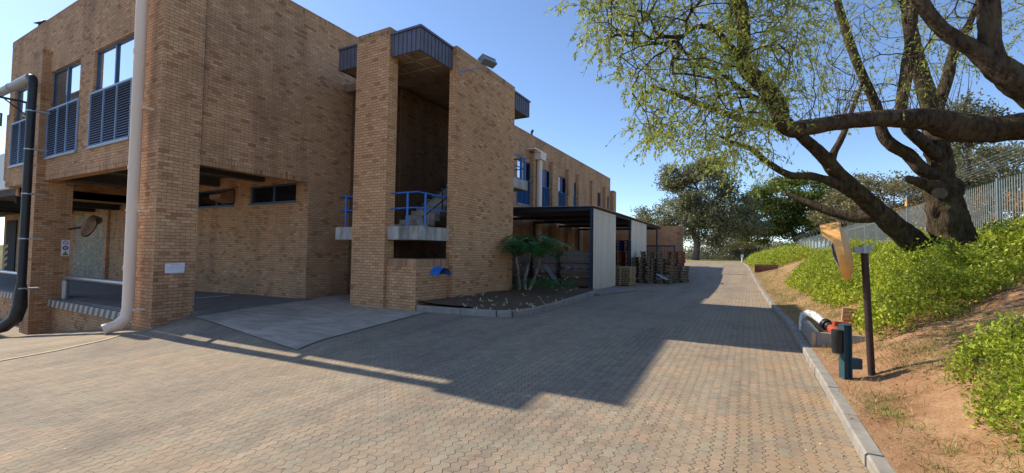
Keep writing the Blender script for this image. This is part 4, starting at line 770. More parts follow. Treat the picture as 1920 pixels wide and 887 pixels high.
mb = MB(); mb.tube([(1.40, 10.58, 0.32), (1.45, 10.48, 0.27), (1.50, 10.38, 0.21), (1.53, 10.3, 0.15)], [0.07, 0.11, 0.12, 0.10], 14); mb.tube([(1.45, 10.5, 0.30), (1.47, 10.53, 0.44)], 0.04, 10); obj('valve_body', mb, 'redvalve', hy)
mb = MB(); mb.obox((1.60, 10.62, 0.42), (0.17, 0.05, -0.01), (-0.012, 0.035, 0), (0, 0, 0.012)); mb.obox((1.60, 10.56, 0.40), (0.15, 0.04, 0.02), (-0.006, 0.018, 0), (0, 0, 0.012)); obj('lever', mb, 'redvalve', hy)
bs = thing('brick_stack', 'small orange stack of loose bricks at the edge of the hedge', 'bricks', (1.8, 11.5, 0.4))
for k in range(4):
    for j in range(2):
        mb = MB(); z = bz(1.85, 11.5)-0.02+k*0.088; x = 1.72+j*0.24+random.uniform(-0.012, 0.012); mb.box(x, x+0.222, 11.38, 11.49+random.uniform(-0.01, 0.01), z, z+0.075); obj('brick', mb, 'brickplain' if 'brickplain' in M else 'brick_red', bs)
rb = thing('brick_planter', 'dark red brick retaining box at the kerb in front of the far hedge', 'planter', (0.7, 38, 0.3))
mb = MB(); mb.box(0.38, 1.9, 38.0, 38.22, 0.2, 1.05); mb.box(0.38, 0.6, 38.22, 40, 0.2, 1.05); obj('wall', mb, 'brick_dark', rb); mb = MB(); mb.box(0.36, 2.6, 37.98, 38.24, 0.93, 0.97); obj('coping', mb, 'kerb', rb)
mb = MB(); mb.tube([(-0.95, 78, 0.6), (-0.95, 78, 1.7)], 0.12, 8); mb.box(-1.15, -0.75, 77.9, 78.1, 1.5, 1.9); tag(obj('marker_post', mb, 'white'), 'small white marker post at the far end of the road', 'post')

# ------------------------------------------------------------------ fences
def palisade(name, p0, p1, zt, zb_, label, arm, bay=3.0, pw=0.055, gap=0.095, mat='fence', skipw=False):
    p0 = np.array(p0, float); p1 = np.array(p1, float); Ln = np.linalg.norm(p1-p0); d = (p1-p0)/Ln; nn = np.array([-d[1], d[0]]); n = int(round(Ln/bay)); b = Ln/n
    t_ = thing(name, label, 'fence', (*p0, zb_))
    D3 = np.array([d[0], d[1], 0]); N3 = np.array([nn[0], nn[1], 0])
    for i in range(n+1):
        q = p0+d*b*i; mb = MB(); mb.obox((*q, (zt+zb_)/2-0.15), D3*0.05, N3*0.06, (0, 0, (zt-zb_)/2+0.2)); po = obj('post', mb, mat, t_)
        mb = MB(); e = np.array([*q, zt]); mb.tube([e, e+np.array([0, 0, 0.18]), e+np.array([0, 0, 0.30])+N3*arm*0.08, e+np.array([0, 0, 0.72])+N3*arm*0.36], 0.018, 5); obj('wire_arm', mb, 'galv', po)
    m = int(b/(pw+gap))
    for i in range(n):
        mb = MB(); a = p0+d*b*i
        for k in range(1, m):
            q = a+d*(b*k/m); h = zt-0.02; s3 = D3*pw/2; c = np.array([*q, 0.0])+N3*0.045
            f = N3*0.003
            V = [c-s3+f+(0, 0, zb_), c+s3+f+(0, 0, zb_), c+s3+f+(0, 0, h-0.06), c+(0, 0, h)+f, c-s3+f+(0, 0, h-0.06)]; V += [v-2*f for v in V]
            mb.add(V, [(0, 1, 2, 3, 4), (9, 8, 7, 6, 5), (0, 5, 6, 1), (1, 6, 7, 2), (4, 9, 5, 0), (2, 7, 8, 3), (3, 8, 9, 4)])
        for z in (zb_+0.25, zt-0.35): mb.obox((*(a+d*b/2), z), D3*(b/2-0.052), N3*0.02, (0, 0, 0.03))
        obj('paling_panel', mb, mat, t_)
    mb = MB()
    for k in range(6):
        e0 = np.array([*p0, zt+0.3+0.07*k])+N3*arm*(0.09+0.045*k); e1_ = np.array([*p1, zt+0.3+0.07*k])+N3*arm*(0.09+0.045*k); mb.tube([e0, e1_], 0.004, 3, caps=False)
    obj('electric_wires', mb, 'galv', t_); return t_
M['fence'] = simple('green_grey_fence_paint', (0.19, 0.225, 0.215), (0.14, 0.17, 0.165), 5, 0.5, bump=0.0)
M['fence_dark'] = simple('dark_green_fence_paint', (0.07, 0.10, 0.10), (0.05, 0.08, 0.08), 5, 0.5, bump=0.0)
palisade('palisade_fence', (7.0, 13.5), (7.0, 94.5), 4.25, 2.45, 'long green grey palisade fence along the top of the right bank', 1)
palisade('palisade_fence', (-16, 94.8), (13, 94.8), 2.75, 0.7, 'dark green palisade fence across the far end of the road', 1, mat='fence_dark', gap=0.10)
for (x, y, z), l in (((6.93, 28.5, 4.35), 'left of the big willow trunk'), ((6.93, 37.5, 4.35), 'above the leaning willow stem'), ((6.93, 46.5, 4.35), 'behind the orange convex mirror')):
    mb = MB(); mb.box(x-0.02, x, y-0.16, y+0.16, z-0.05, z+0.33); tag(obj('warning_sign', mb, 'orange', None, (x, y, z)), f'small orange warning plate on the palisade fence {l}', 'sign', 'warning plates on the palisade fence')

# ------------------------------------------------------------------ vegetation
def inpoly(px, py, poly):
    c = np.zeros(len(px), bool); n = len(poly)
    for i in range(n):
        (x1, y1), (x2, y2) = poly[i], poly[(i+1) % n]
        k = ((y1 > py) != (y2 > py)) & (px < (x2-x1)*(py-y1)/(y2-y1+1e-12)+x1); c ^= k
    return c
def edge_dist(px, py, poly):
    d = np.full(len(px), 1e9); n = len(poly)
    for i in range(n):
        a = np.array(poly[i]); b = np.array(poly[(i+1) % n]); ab = b-a; t = np.clip(((px-a[0])*ab[0]+(py-a[1])*ab[1])/(ab@ab), 0, 1)
        d = np.minimum(d, np.hypot(px-a[0]-ab[0]*t, py-a[1]-ab[1]*t))
    return d
def hedge(label, poly, n_clump, per, L, W, hmax, mat, zf=bank_z, ramp=0.7, stems=120, sig=0.09):
    poly = [tuple(map(float, p)) for p in poly]; xs = [p[0] for p in poly]; ys = [p[1] for p in poly]
    px = rng.uniform(min(xs), max(xs), n_clump*6); py = rng.uniform(min(ys), max(ys), n_clump*6); k = inpoly(px, py, poly); px, py = px[k][:n_clump], py[k][:n_clump]
    e = edge_dist(px, py, poly); bump_ = 0.70+0.34*np.sin(px*2.9+1.1*np.sin(py*1.7))*np.sin(py*2.4+0.6)+0.22*np.sin(px*6.1+py*4.3)*np.sin(py*7.1-px*2.0)
    H = hmax*np.sqrt(np.clip(e/ramp, 0.06, 1))*bump_; fr = rng.uniform(0, 1, len(px))**0.5
    z = zf(px, py)+0.05+H*fr
    C = np.stack([px, py, z], 1); P = np.repeat(C, per, 0)+rng.normal(size=(len(px)*per, 3))*sig
    P[:, 2] = np.maximum(P[:, 2], zf(P[:, 0], P[:, 1])+0.015)
    V, Q = leaves(P, L, W, dirs=np.tile([0, 0, 0.75], (len(P), 1)))
    root = thing('hedge', label, 'hedge', (float(np.mean(xs)), float(np.mean(ys)), float(zf(np.mean(xs), np.mean(ys)))))
    npmesh('foliage', V, Q, mat, root)
    mb = MB()
    for i in rng.choice(len(px), min(stems, len(px)), replace=False):
        b0 = np.array([px[i], py[i], float(zf(px[i], py[i]))-0.03]); mb.tube([b0, b0*0.4+C[i]*0.6+rng.normal(size=3)*0.03, C[i]], [0.008, 0.006, 0.003], 4, caps=False)
    obj('stems', mb, 'twig', root, uv=False); return root
random.seed(11)
hedge('broad bright green hedge on the bank behind the convex mirror', [(1.55, 24), (1.75, 17.5), (1.75, 14.4), (2.45, 13.4), (2.3, 12.4), (1.95, 11.4), (1.7, 9.7), (1.9, 9.15), (2.5, 9.7), (2.9, 9.75), (3.5, 10.3), (4.1, 10.9), (5.0, 12.3), (6.4, 13.0), (6.2, 16), (5.4, 20), (4.9, 32), (3.6, 33), (2.4, 28)], 16000, 10, 0.072, 0.040, 0.82, 'leaf_hedge', sig=0.07)
hedge('near bright green hedge at the right edge above the red soil', [(2.25, 7.25), (1.98, 6.75), (2.08, 6.2), (1.82, 5.6), (1.95, 5.15), (1.82, 4.7), (1.85, 4.2), (1.7, 3.4), (1.9, 2.2), (3.2, 1.4), (5.0, 3.5), (5.5, 6.5), (4.6, 7.2), (3.2, 7.2)], 8500, 9, 0.055, 0.024, 0.66, 'leaf_hedge2', ramp=0.5, sig=0.06)
hedge('far bright green hedge beyond the brick retaining box', [(0.5, 40), (0.65, 38.6), (3.0, 38.4), (4.4, 38.0), (4.6, 45), (4.2, 74), (0.3, 76), (-0.35, 62), (0.2, 48)], 8000, 8, 0.13, 0.07, 0.95, 'leaf_hedge', sig=0.15)
hedge('dark low ground cover plants along the foot of the stair tower wall', [(-8.2, 14.4), (-7.9, 15.2), (-7.4, 16.6), (-6.6, 17.6), (-6.6, 18.6), (-9.5, 18.8), (-8.2, 15.4)], 360, 7, 0.07, 0.03, 0.2, 'leaf_palm', zf=lambda x, y: 0.2+0*np.asarray(x), ramp=0.3, stems=20)

# --- tree builder
def tubes_from_tree(pos, par, rad, seg=5):
    pos = np.array(pos); par = np.array(par); rad = np.array(rad); E = np.where(par >= 0)[0]; a = pos[par[E]]; b = pos[E]; ra = np.minimum(rad[par[E]], rad[E]*1.35); rb_ = rad[E]
    d = b-a; d /= np.linalg.norm(d, axis=1)[:, None]+1e-9; h = np.tile([0.31, 0.22, 0.92], (len(E), 1)); s_ = np.cross(d, h); s_ /= np.linalg.norm(s_, axis=1)[:, None]+1e-9; t_ = np.cross(d, s_)
    th = 2*np.pi*np.arange(seg)/seg; ringv = s_[:, None]*np.cos(th)[None, :, None]+t_[:, None]*np.sin(th)[None, :, None]
    V = np.concatenate([a[:, None]+ringv*ra[:, None, None], b[:, None]+d[:, None]*rb_[:, None, None]*0.3+ringv*rb_[:, None, None]], 1).reshape(-1, 3)
    o = (np.arange(len(E))*2*seg)[:, None]; k = np.arange(seg)[None]; k2 = (k+1) % seg
    Q = np.stack([o+k, o+k2, o+seg+k2, o+seg+k], -1).reshape(-1, 4); return V, Q
def colonise(nodes, targets, step, sag=0.0, wig=0.12):
    pos = [np.array(p, float) for p in nodes]; par = [-1]*len(pos); base = len(pos); P = np.array(pos)
    T = np.array(targets); D = np.min(np.linalg.norm(T[:, None]-P[None], axis=2), 1); ends = []
    dirs = [(P[min(q+1, base-1)]-P[max(q-1, 0)]) for q in range(base)]; dirs = [q/(np.linalg.norm(q)+1e-9) for q in dirs]
    for i in np.argsort(D):
        A = np.array(pos); dv = T[i]-A; dd = np.linalg.norm(dv, axis=1)+1e-6; cs = np.einsum('ij,ij->i', dv/dd[:, None], np.array(dirs)); j = int(np.argmin(dd*(1.9-0.9*cs)+0.15*step)); L = dd[j]; n = max(1, int(L/step)); last = j; a = A[j]; ctrl = a+dirs[j]*L*0.42+np.array([0, 0, sag*L])
        for k in range(1, n+1):
            f = k/n; p = a*(1-f)**2+ctrl*2*f*(1-f)+T[i]*f*f+(rng.normal(size=3)*wig*step if k < n else 0)
            q = p-pos[last]; dirs.append(q/(np.linalg.norm(q)+1e-9)); pos.append(p); par.append(last); last = len(pos)-1
        ends.append(last)
    cnt = np.zeros(len(pos)); 
    for e in ends: cnt[e] += 1
    for i in range(len(pos)-1, base-1, -1):
        if par[i] >= 0: cnt[par[i]] += cnt[i]
    return np.array(pos), np.array(par), cnt, ends, base
def ell_points(ells):
    out = []
    for cx_, cy_, cz_, rx, ry, rz, n in ells:
        d = rng.normal(size=(n, 3)); d /= np.linalg.norm(d, axis=1)[:, None]; r = rng.uniform(0.25, 1, n)**0.45; out.append(np.array([cx_, cy_, cz_])+d*r[:, None]*np.array([rx, ry, rz]))
    return np.concatenate(out)
def tree(name, label, base, trunk, ells, per, sig, L, W, mat, rt, bmat='bark_far', cat='tree', step=1.2, group=None, flat=1.0):
    base = np.array(base, float); root = thing(name, label, cat, tuple(base), group)
    tp = [base+np.array(p, float) for p in trunk]; tl = []
    for a, b in zip(tp, tp[1:]): tl += [a+(b-a)*k/4 for k in range(4)]
    tl.append(tp[-1]); T = ell_points(ells)+base
    pos, par, cnt, ends, nb = colonise(tl[2:], T, step)
    mb = MB(); rr = [rt*(1.15-0.75*i/(len(tl)-1))*(1.35 if i == 0 else 1) for i in range(len(tl))]; mb.tube(tl, rr, 9, wob=0.08); obj('trunk', mb, bmat, root, uv=False)
    rad = 0.018*rt/0.35*np.sqrt(np.maximum(cnt, 1))+0.008; par2 = par.copy(); V, Q = tubes_from_tree(pos, par2, np.minimum(rad, rt*0.5)); npmesh('branches', V, Q, bmat, root)
    C = pos[ends]; n = len(C); m = rng.poisson(per, n)+2; P = np.repeat(C, m, 0)+rng.normal(size=(m.sum(), 3))*np.array([sig, sig, sig*0.62*flat])
    V, Q = leaves(P, L, W); npmesh('crown', V, Q, mat, root); return root
# big gum tree and its neighbours beyond the far end of the road
tree('gum_tree', 'tall grey green gum tree with spreading crown beyond the far end of the road', (-9.0, 90, 0.7), [(0, 0, -0.5), (0.3, 0, 3), (-0.6, 0.4, 6.5), (0.4, 0, 10.5), (0.2, 0, 14)],
     [(0.8, 0, 14.0, 6.2, 5, 5.0, 95), (5.4, 0, 9.0, 5.4, 5, 3.6, 75), (-5.0, 0, 8.2, 7.0, 5, 3.6, 75), (-3.2, 0, 16.2, 3.5, 3, 2.8, 30), (3.4, 0, 6.0, 6.0, 4, 3.0, 50), (9.0, 0, 6.3, 3.0, 3, 1.7, 18), (2.5, 0, 18.0, 2.6, 2.6, 1.9, 18)], 105, 0.80, 0.50, 0.25, 'leaf_gum', 0.62)
G_ = lambda px, d, z: (*at(px, 480, d)[:2], z)
tree('leafy_tree', 'wide dark green tree with layered crown behind the far right fence', G_(1500, 84, 1.2), [(0, 0, -0.5), (-0.4, 0, 3), (-1.5, 0, 6), (0.5, 0, 10)],
     [(-1, 0, 13.0, 8.0, 6, 3.4, 90), (-6.5, 0, 8.5, 6.0, 5, 3.0, 60), (4.5, 0, 9.2, 8.0, 5, 3.8, 80), (-7.5, 0, 4.8, 4.5, 4, 1.8, 28), (8.0, 0, 5.0, 6.5, 4, 2.6, 50), (0, 0, 6.0, 5, 4, 2.2, 34)], 140, 0.85, 0.48, 0.26, 'leaf_dark', 0.55, flat=0.7)
tree('leafy_tree', 'olive brown tree behind the palisade fence left of the big willow trunk', G_(1660, 46, 2.0), [(0, 0, -0.5), (0.3, 0, 2.5), (0, 0, 5)],
     [(0, 0, 6.2, 4.8, 4, 2.6, 85), (-3, 0, 4.0, 3.4, 3, 2.4, 45), (3.4, 0, 4.5, 3.5, 3, 2.6, 45)], 90, 0.5, 0.30, 0.16, 'leaf_olive', 0.3)
tree('leafy_tree', 'tall blue green tree behind the palisade fence right of the big willow trunk', G_(1818, 34, 2.0), [(0, 0, -0.5), (0.1, 0, 4), (0, 0, 9)],
     [(0, 0, 7.5, 2.3, 2.2, 4.3, 95), (0.2, 0, 10.6, 1.3, 1.3, 1.8, 22), (-0.6, 0, 4.0, 2.4, 2, 2.2, 34)], 90, 0.45, 0.28, 0.15, 'leaf_gum', 0.28)
tree('leafy_tree', 'olive tree beyond the fence at the right edge', G_(1905, 36, 2.0), [(0, 0, -0.5), (0.1, 0, 3), (0, 0, 6)],
     [(0, 0, 6.6, 4.2, 3, 2.6, 85), (3.5, 0, 4.8, 3, 3, 2.6, 40), (-2.5, 0, 4.0, 2.5, 2.5, 2.2, 32)], 90, 0.5, 0.28, 0.15, 'leaf_olive', 0.28)
tree('autumn_shrub', 'rusty orange shrub behind the palisade fence left of the big trunk', G_(1728, 30, 2.2), [(0, 0, -0.3), (0, 0, 1.2), (0.1, 0, 2.2)], [(0, 0, 2.3, 2.6, 1.6, 1.2, 60)], 40, 0.3, 0.18, 0.09, 'leaf_rust', 0.08, cat='shrub', step=0.6)
tree('autumn_shrub', 'rusty orange shrub behind the palisade fence right of the big trunk', G_(1850, 27, 2.2), [(0, 0, -0.3), (0, 0, 1.2), (0.1, 0, 2.2)], [(0, 0, 2.6, 2.8, 1.6, 1.3, 60)], 40, 0.3, 0.18, 0.09, 'leaf_rust', 0.08, cat='shrub', step=0.6)
mid = [((-1.5, 108, 0.6), 'pale olive scrubby tree seen through the far fence beside the gum', 'leaf_olive', 4.4, 4.6), ((3.5, 114, 0.6), 'grey green scrubby tree behind the middle of the far fence', 'leaf_gum', 4.2, 5.6),
       ((8.0, 118, 0.6), 'low green tree behind the far fence near the road end', 'leaf_dark', 3.8, 5.0), ((-6.0, 118, 0.6), 'pale tree behind the gum trunk', 'leaf_olive', 6.0, 6.5), ((-24, 100, 0.6), 'grey green tree behind the end of the brick wing', 'leaf_gum', 7.5, 6.0),
       ((21.5, 112, 1.2), 'dark green tree at the corner of the two palisade fences', 'leaf_dark', 7.0, 7.0), ((-15.5, 76, 0.6), 'small bushy tree seen through the shed', 'leaf_olive', 4.0, 3.4)]
for (b, lab, mt, h, w) in mid:
    tree('scrub_tree', lab, b, [(0, 0, -0.3), (0.3, 0, h*0.3), (-0.2, 0, h*0.75)], [(0, 0, h*0.72, w*0.75, w*0.5, h*0.36, 60), (w*0.45, 0, h*0.45, w*0.5, w*0.4, h*0.28, 30), (-w*0.45, 0, h*0.42, w*0.5, w*0.4, h*0.28, 30)], 44, 0.55, 0.40, 0.19, mt, 0.2, group='trees beyond the far fence')
tree('leafy_tree', 'grey tree far behind the left end of the brick building', (-75, 22, -1.5), [(0, 0, -0.5), (0.1, 0, 5), (0, 0, 10)], [(0, 0, 12.5, 5, 5, 3.6, 70)], 40, 0.8, 0.5, 0.24, 'leaf_gum', 0.4)
# low far scrub that reads as one mass
pn = 2600; px = rng.uniform(-60, 70, pn); py = rng.uniform(106, 135, pn); hz = rng.uniform(0, 1, pn)**1.3*(2.0+1.2*np.sin(px*0.35)+0.8*np.sin(px*0.9+2))
P = np.repeat(np.stack([px, py, 0.6+np.abs(hz)], 1), 12, 0)+rng.normal(size=(pn*12, 3))*0.5; V, Q = leaves(P, 0.5, 0.24); tag(npmesh('far_scrub', V, Q, 'leaf_olive'), kind='stuff')

# --- the two willows on the bank
def smooth(pts, sub=4):
    P = [np.array([*at(px, py, d), r]) for px, py, d, r in pts]; out = []
    for i in range(len(P)-1):
        p0, p1, p2, p3 = P[max(i-1, 0)], P[i], P[i+1], P[min(i+2, len(P)-1)]
        for k in range(sub): t = k/sub; out.append(0.5*((2*p1)+(-p0+p2)*t+(2*p0-5*p1+4*p2-p3)*t*t+(-p0+3*p1-3*p2+p3)*t**3))
    out.append(P[-1]); return np.array(out)
def limb(mb, pts, seg=14, wob=0.06, sub=4, ridge=0.035):
    S = smooth(pts, sub*2); mb.tube(S[:, :3], S[:, 3], seg, wob=wob*0.5, ridge=ridge); return S[::2, :3]
wa = thing('willow_tree', 'old willow with burred thick trunk and leaning second stem in front of the fence', 'tree', tuple(at(1790, 480, 11.0)))
mb = MB(); nodesA = []
limb(mb, [(1795, 505, 11, 0.58), (1784, 455, 11, 0.37), (1773, 420, 11, 0.32), (1770, 385, 11, 0.33), (1768, 352, 11, 0.35), (1764, 330, 11, 0.25), (1762, 300, 11, 0.245), (1757, 265, 11, 0.25)], 30, 0.08, ridge=0.075)
limb(mb, [(1822, 500, 10.9, 0.26), (1806, 440, 10.9, 0.22), (1793, 390, 10.9, 0.19), (1785, 345, 10.9, 0.14)], 22, 0.08, ridge=0.08)
nodesA += list(limb(mb, [(1757, 270, 11, 0.32), (1748, 220, 11.1, 0.20), (1735, 170, 11.1, 0.18), (1722, 120, 11.1, 0.16), (1708, 60, 11, 0.15), (1700, 0, 11, 0.12), (1690, -70, 11, 0.10)]))
nodesA += list(limb(mb, [(1752, 330, 11, 0.17), (1726, 316, 11, 0.155), (1704, 290, 11.1, 0.15), (1672, 272, 11.2, 0.145), (1655, 250, 11.3, 0.13), (1648, 215, 11.3, 0.12), (1630, 170, 11.3, 0.11), (1608, 120, 11.3, 0.10), (1590, 70, 11.4, 0.10), (1570, 0, 11.4, 0.08), (1560, -60, 11.4, 0.07)]))
nodesA += list(limb(mb, [(1755, 290, 10.9, 0.15), (1724, 262, 10.8, 0.135), (1702, 240, 10.8, 0.125), (1690, 205, 10.8, 0.12), (1698, 150, 10.8, 0.13), (1706, 90, 10.8, 0.12), (1712, 20, 10.8, 0.10), (1715, -50, 10.8, 0.08)]))
nodesA += list(limb(mb, [(1752, 215, 11.1, 0.16), (1775, 150, 11.2, 0.13), (1790, 90, 11.2, 0.10), (1815, 50, 11.3, 0.08), (1835, 0, 11.3, 0.06)]))
limb(mb, [(1760, 355, 10.8, 0.20), (1725, 342, 10.5, 0.12), (1700, 335, 10.4, 0.08)], 10, 0.14)
obj('trunk', mb, 'bark', wa, uv=False)
mb = MB(); c_ = at(1762, 362, 10.45); nn_ = -FW_*0.9-R_*0.25-U_*0.1; dish(mb, c_, nn_, (0.3, 0, 1), 0.17, 0.125, -0.02); obj('cut_face', mb, 'cutwood', wa)
mb = MB()
nodesA += list(limb(mb, [(1738, 490, 11.6, 0.36), (1705, 450, 11.6, 0.30), (1660, 408, 11.5, 0.25), (1615, 368, 11.4, 0.21), (1575, 330, 11.3, 0.185), (1548, 298, 11.2, 0.16), (1518, 270, 11.1, 0.14), (1488, 245, 11, 0.12), (1440, 232, 11, 0.10), (1395, 225, 11, 0.085), (1340, 205, 10.9, 0.07), (1270, 178, 10.8, 0.05), (1220, 160, 10.8, 0.03)], 14, 0.06)[10:])
nodesA += list(limb(mb, [(1600, 360, 11.4, 0.17), (1555, 340, 11.2, 0.11), (1520, 330, 11.1, 0.095), (1480, 328, 11, 0.085), (1440, 305, 10.9, 0.075), (1410, 280, 10.8, 0.065), (1375, 268, 10.7, 0.05), (1350, 255, 10.6, 0.035)]))
nodesA += list(limb(mb, [(1560, 318, 11.2, 0.12), (1562, 290, 11.1, 0.09), (1582, 250, 11, 0.07), (1600, 200, 11, 0.05), (1620, 150, 11, 0.04)]))
limb(mb, [(1650, 402, 11.5, 0.2), (1610, 408, 11.8, 0.15), (1560, 398, 12.2, 0.12), (1510, 378, 12.6, 0.09), (1470, 362, 13, 0.05)])
obj('leaning_stem', mb, 'bark', wa, uv=False)
wb = thing('willow_tree', 'willow from beyond the right edge with thick horizontal limb bent up over the road', 'tree', tuple(at(2070, 560, 8.3)))
mb = MB(); nodesB = []
limb(mb, [(2090, 640, 8.3, 0.6), (2075, 500, 8.3, 0.52), (2065, 380, 8.3, 0.48), (2055, 290, 8.4, 0.45), (2040, 235, 8.4, 0.40)], 16, 0.08)
nodesB += list(limb(mb, [(2060, 232, 8.4, 0.38), (1990, 232, 8.6, 0.31), (1920, 238, 8.8, 0.27), (1850, 243, 9.0, 0.27), (1795, 238, 9.15, 0.29), (1745, 224, 9.25, 0.235), (1690, 222, 9.3, 0.19), (1640, 223, 9.35, 0.175), (1580, 228, 9.4, 0.165), (1520, 238, 9.4, 0.17), (1484, 242, 9.35, 0.175), (1466, 228, 9.3, 0.17), (1460, 200, 9.25, 0.165), (1448, 176, 9.2, 0.155), (1428, 152, 9.1, 0.15), (1403, 135, 9.0, 0.15), (1394, 108, 8.9, 0.135), (1394, 60, 8.8, 0.12), (1390, 15, 8.7, 0.12), (1372, -20, 8.6, 0.10), (1350, -60, 8.5, 0.08)], 14, 0.07))
nodesB += list(limb(mb, [(2075, 330, 8.2, 0.40), (2010, 235, 8.1, 0.31), (1950, 180, 8.1, 0.27), (1900, 148, 8.2, 0.24), (1862, 118, 8.3, 0.20), (1825, 92, 8.4, 0.15), (1790, 72, 8.5, 0.13), (1755, 42, 8.6, 0.115), (1725, 0, 8.7, 0.12), (1700, -60, 8.8, 0.09)]))
nodesB += list(limb(mb, [(1868, 122, 8.3, 0.17), (1856, 80, 8.3, 0.165), (1855, 35, 8.3, 0.16), (1852, -20, 8.3, 0.15), (1850, -80, 8.3, 0.14)]))
nodesB += list(limb(mb, [(1394, 120, 8.95, 0.10), (1370, 90, 8.9, 0.07), (1345, 60, 8.8, 0.055), (1310, 50, 8.6, 0.045), (1270, 75, 8.4, 0.03)]))
nodesB += list(limb(mb, [(1403, 140, 9.0, 0.10), (1440, 190, 9.1, 0.07), (1400, 175, 9.4, 0.05), (1340, 130, 9.6, 0.04), (1290, 125, 9.7, 0.03)]))
obj('trunk', mb, 'bark', wb, uv=False)
def willow_crown(root, nodes, poly, n, drange, leafn, twl=(0.35, 0.8)):
    px = rng.uniform(1080, 2000, n*5); py = rng.uniform(-170, 345, n*5); k = inpoly(px, py, poly); px, py = px[k][:n], py[k][:n]; dd = rng.uniform(*drange, len(px))
    T = np.array([at(a, b, c) for a, b, c in zip(px, py, dd)])
    pos, par, cnt, ends, nb = colonise(nodes, T, 0.22, sag=0.08, wig=0.10)
    rad = np.minimum(0.0032*np.sqrt(np.maximum(cnt, 1))+0.002, 0.05); V, Q = tubes_from_tree(pos, par, rad, 4); npmesh('branches', V, Q, 'bark', root)
    cand = np.where((np.arange(len(pos)) >= nb) & (cnt <= 2.5))[0]; TP = []; TQ = []; LP = []; LD = []
    tw = []; off = 0
    for i in cand:
        for _ in range(rng.integers(2, 5)):
            d = rng.normal(size=3)*0.75+np.array([-0.1, -0.1, 0.1]); d /= np.linalg.norm(d); L = rng.uniform(*twl); p = pos[i].copy(); m = 4; pp = [p.copy()]
            for s_ in range(m): d = d+np.array([0, 0, -0.24])+rng.normal(size=3)*0.12; d /= np.linalg.norm(d); p = p+d*L/m; pp.append(p.copy())
            tw.append(pp); q = rng.integers(leafn[0], leafn[1])
            for f in rng.uniform(0.15, 1, q): j = min(int(f*m), m-1); g = f*m-j; LP.append(pp[j]*(1-g)+pp[j+1]*g); LD.append(pp[j+1]-pp[j])
    tp = np.array(tw); nt_, m1 = tp.shape[0], tp.shape[1]; posT = tp.reshape(-1, 3); parT = np.arange(nt_*m1)-1; parT[::m1] = -1
    V, Q = tubes_from_tree(posT, parT, np.full(len(posT), 0.0024), 3); npmesh('twigs', V, Q, 'twig', root)
    LD = np.array(LD); LD /= np.linalg.norm(LD, axis=1)[:, None]+1e-9; V, Q = leaves(np.array(LP), 0.095, 0.028, dirs=LD*0.8+np.array([0, 0, -0.35]), jit=0.6); npmesh('foliage', V, Q, 'leaf_willow', root)
POLY_L = [(1090, -170), (1085, 10), (1115, 70), (1150, 120), (1185, 160), (1190, 215), (1225, 262), (1300, 285), (1345, 300), (1385, 320), (1400, 300), (1440, 250), (1480, 225), (1500, 120), (1520, -170)]
POLY_R = [(1500, -170), (1480, 225), (1560, 235), (1620, 205), (1700, 195), (1740, 120), (1800, 130), (1880, 90), (1990, 60), (1990, -170)]
POLY_RL = [(1440, 260), (1500, 300), (1580, 320), (1640, 190), (1560, 60), (1420, 60)]
willow_crown(wb, nodesB, POLY_L, 1100, (6.8, 10.2), (13, 22))
willow_crown(wa, nodesA, POLY_R, 380, (9.0, 13.0), (7, 14))
def extra(root, nodes, poly, n, dr, ln): willow_crown(root, nodes, poly, n, dr, ln)
extra(wa, nodesA, [(1240, 240), (1300, 190), (1420, 180), (1500, 260), (1520, 310), (1420, 340), (1370, 315), (1290, 280)], 120, (9.8, 11.8), (8, 16))
# upright water shoots on the horizontal limb
mb = MB(); sp = []; sd = []
for k in range(60):
    px0 = rng.uniform(1490, 1850); p = at(px0, np.interp(px0, [1490, 1580, 1700, 1850], [236, 222, 205, 222]), rng.uniform(9.15, 9.4)); d = np.array([rng.normal()*0.22, rng.normal()*0.22, 1.0]); L = rng.uniform(0.6, 1.9); pts = [p]
    for s_ in range(5): d = d+rng.normal(size=3)*0.07; d /= np.linalg.norm(d); p = p+d*L/5; pts.append(p)
    mb.tube(pts, [0.007, 0.006, 0.005, 0.004, 0.003, 0.002], 4, caps=False)
    for q in range(int(L*9)): f = rng.uniform(0.1, 1)*5; j = min(int(f), 4); sp.append(pts[j]*(1-(f-j))+pts[j+1]*(f-j)); sd.append([0, 0, 0.3])
obj('water_shoots', mb, 'twig', wb, uv=False); V, Q = leaves(np.array(sp), 0.075, 0.017, dirs=np.array(sd)); npmesh('shoot_leaves', V, Q, 'leaf_willow', wb)

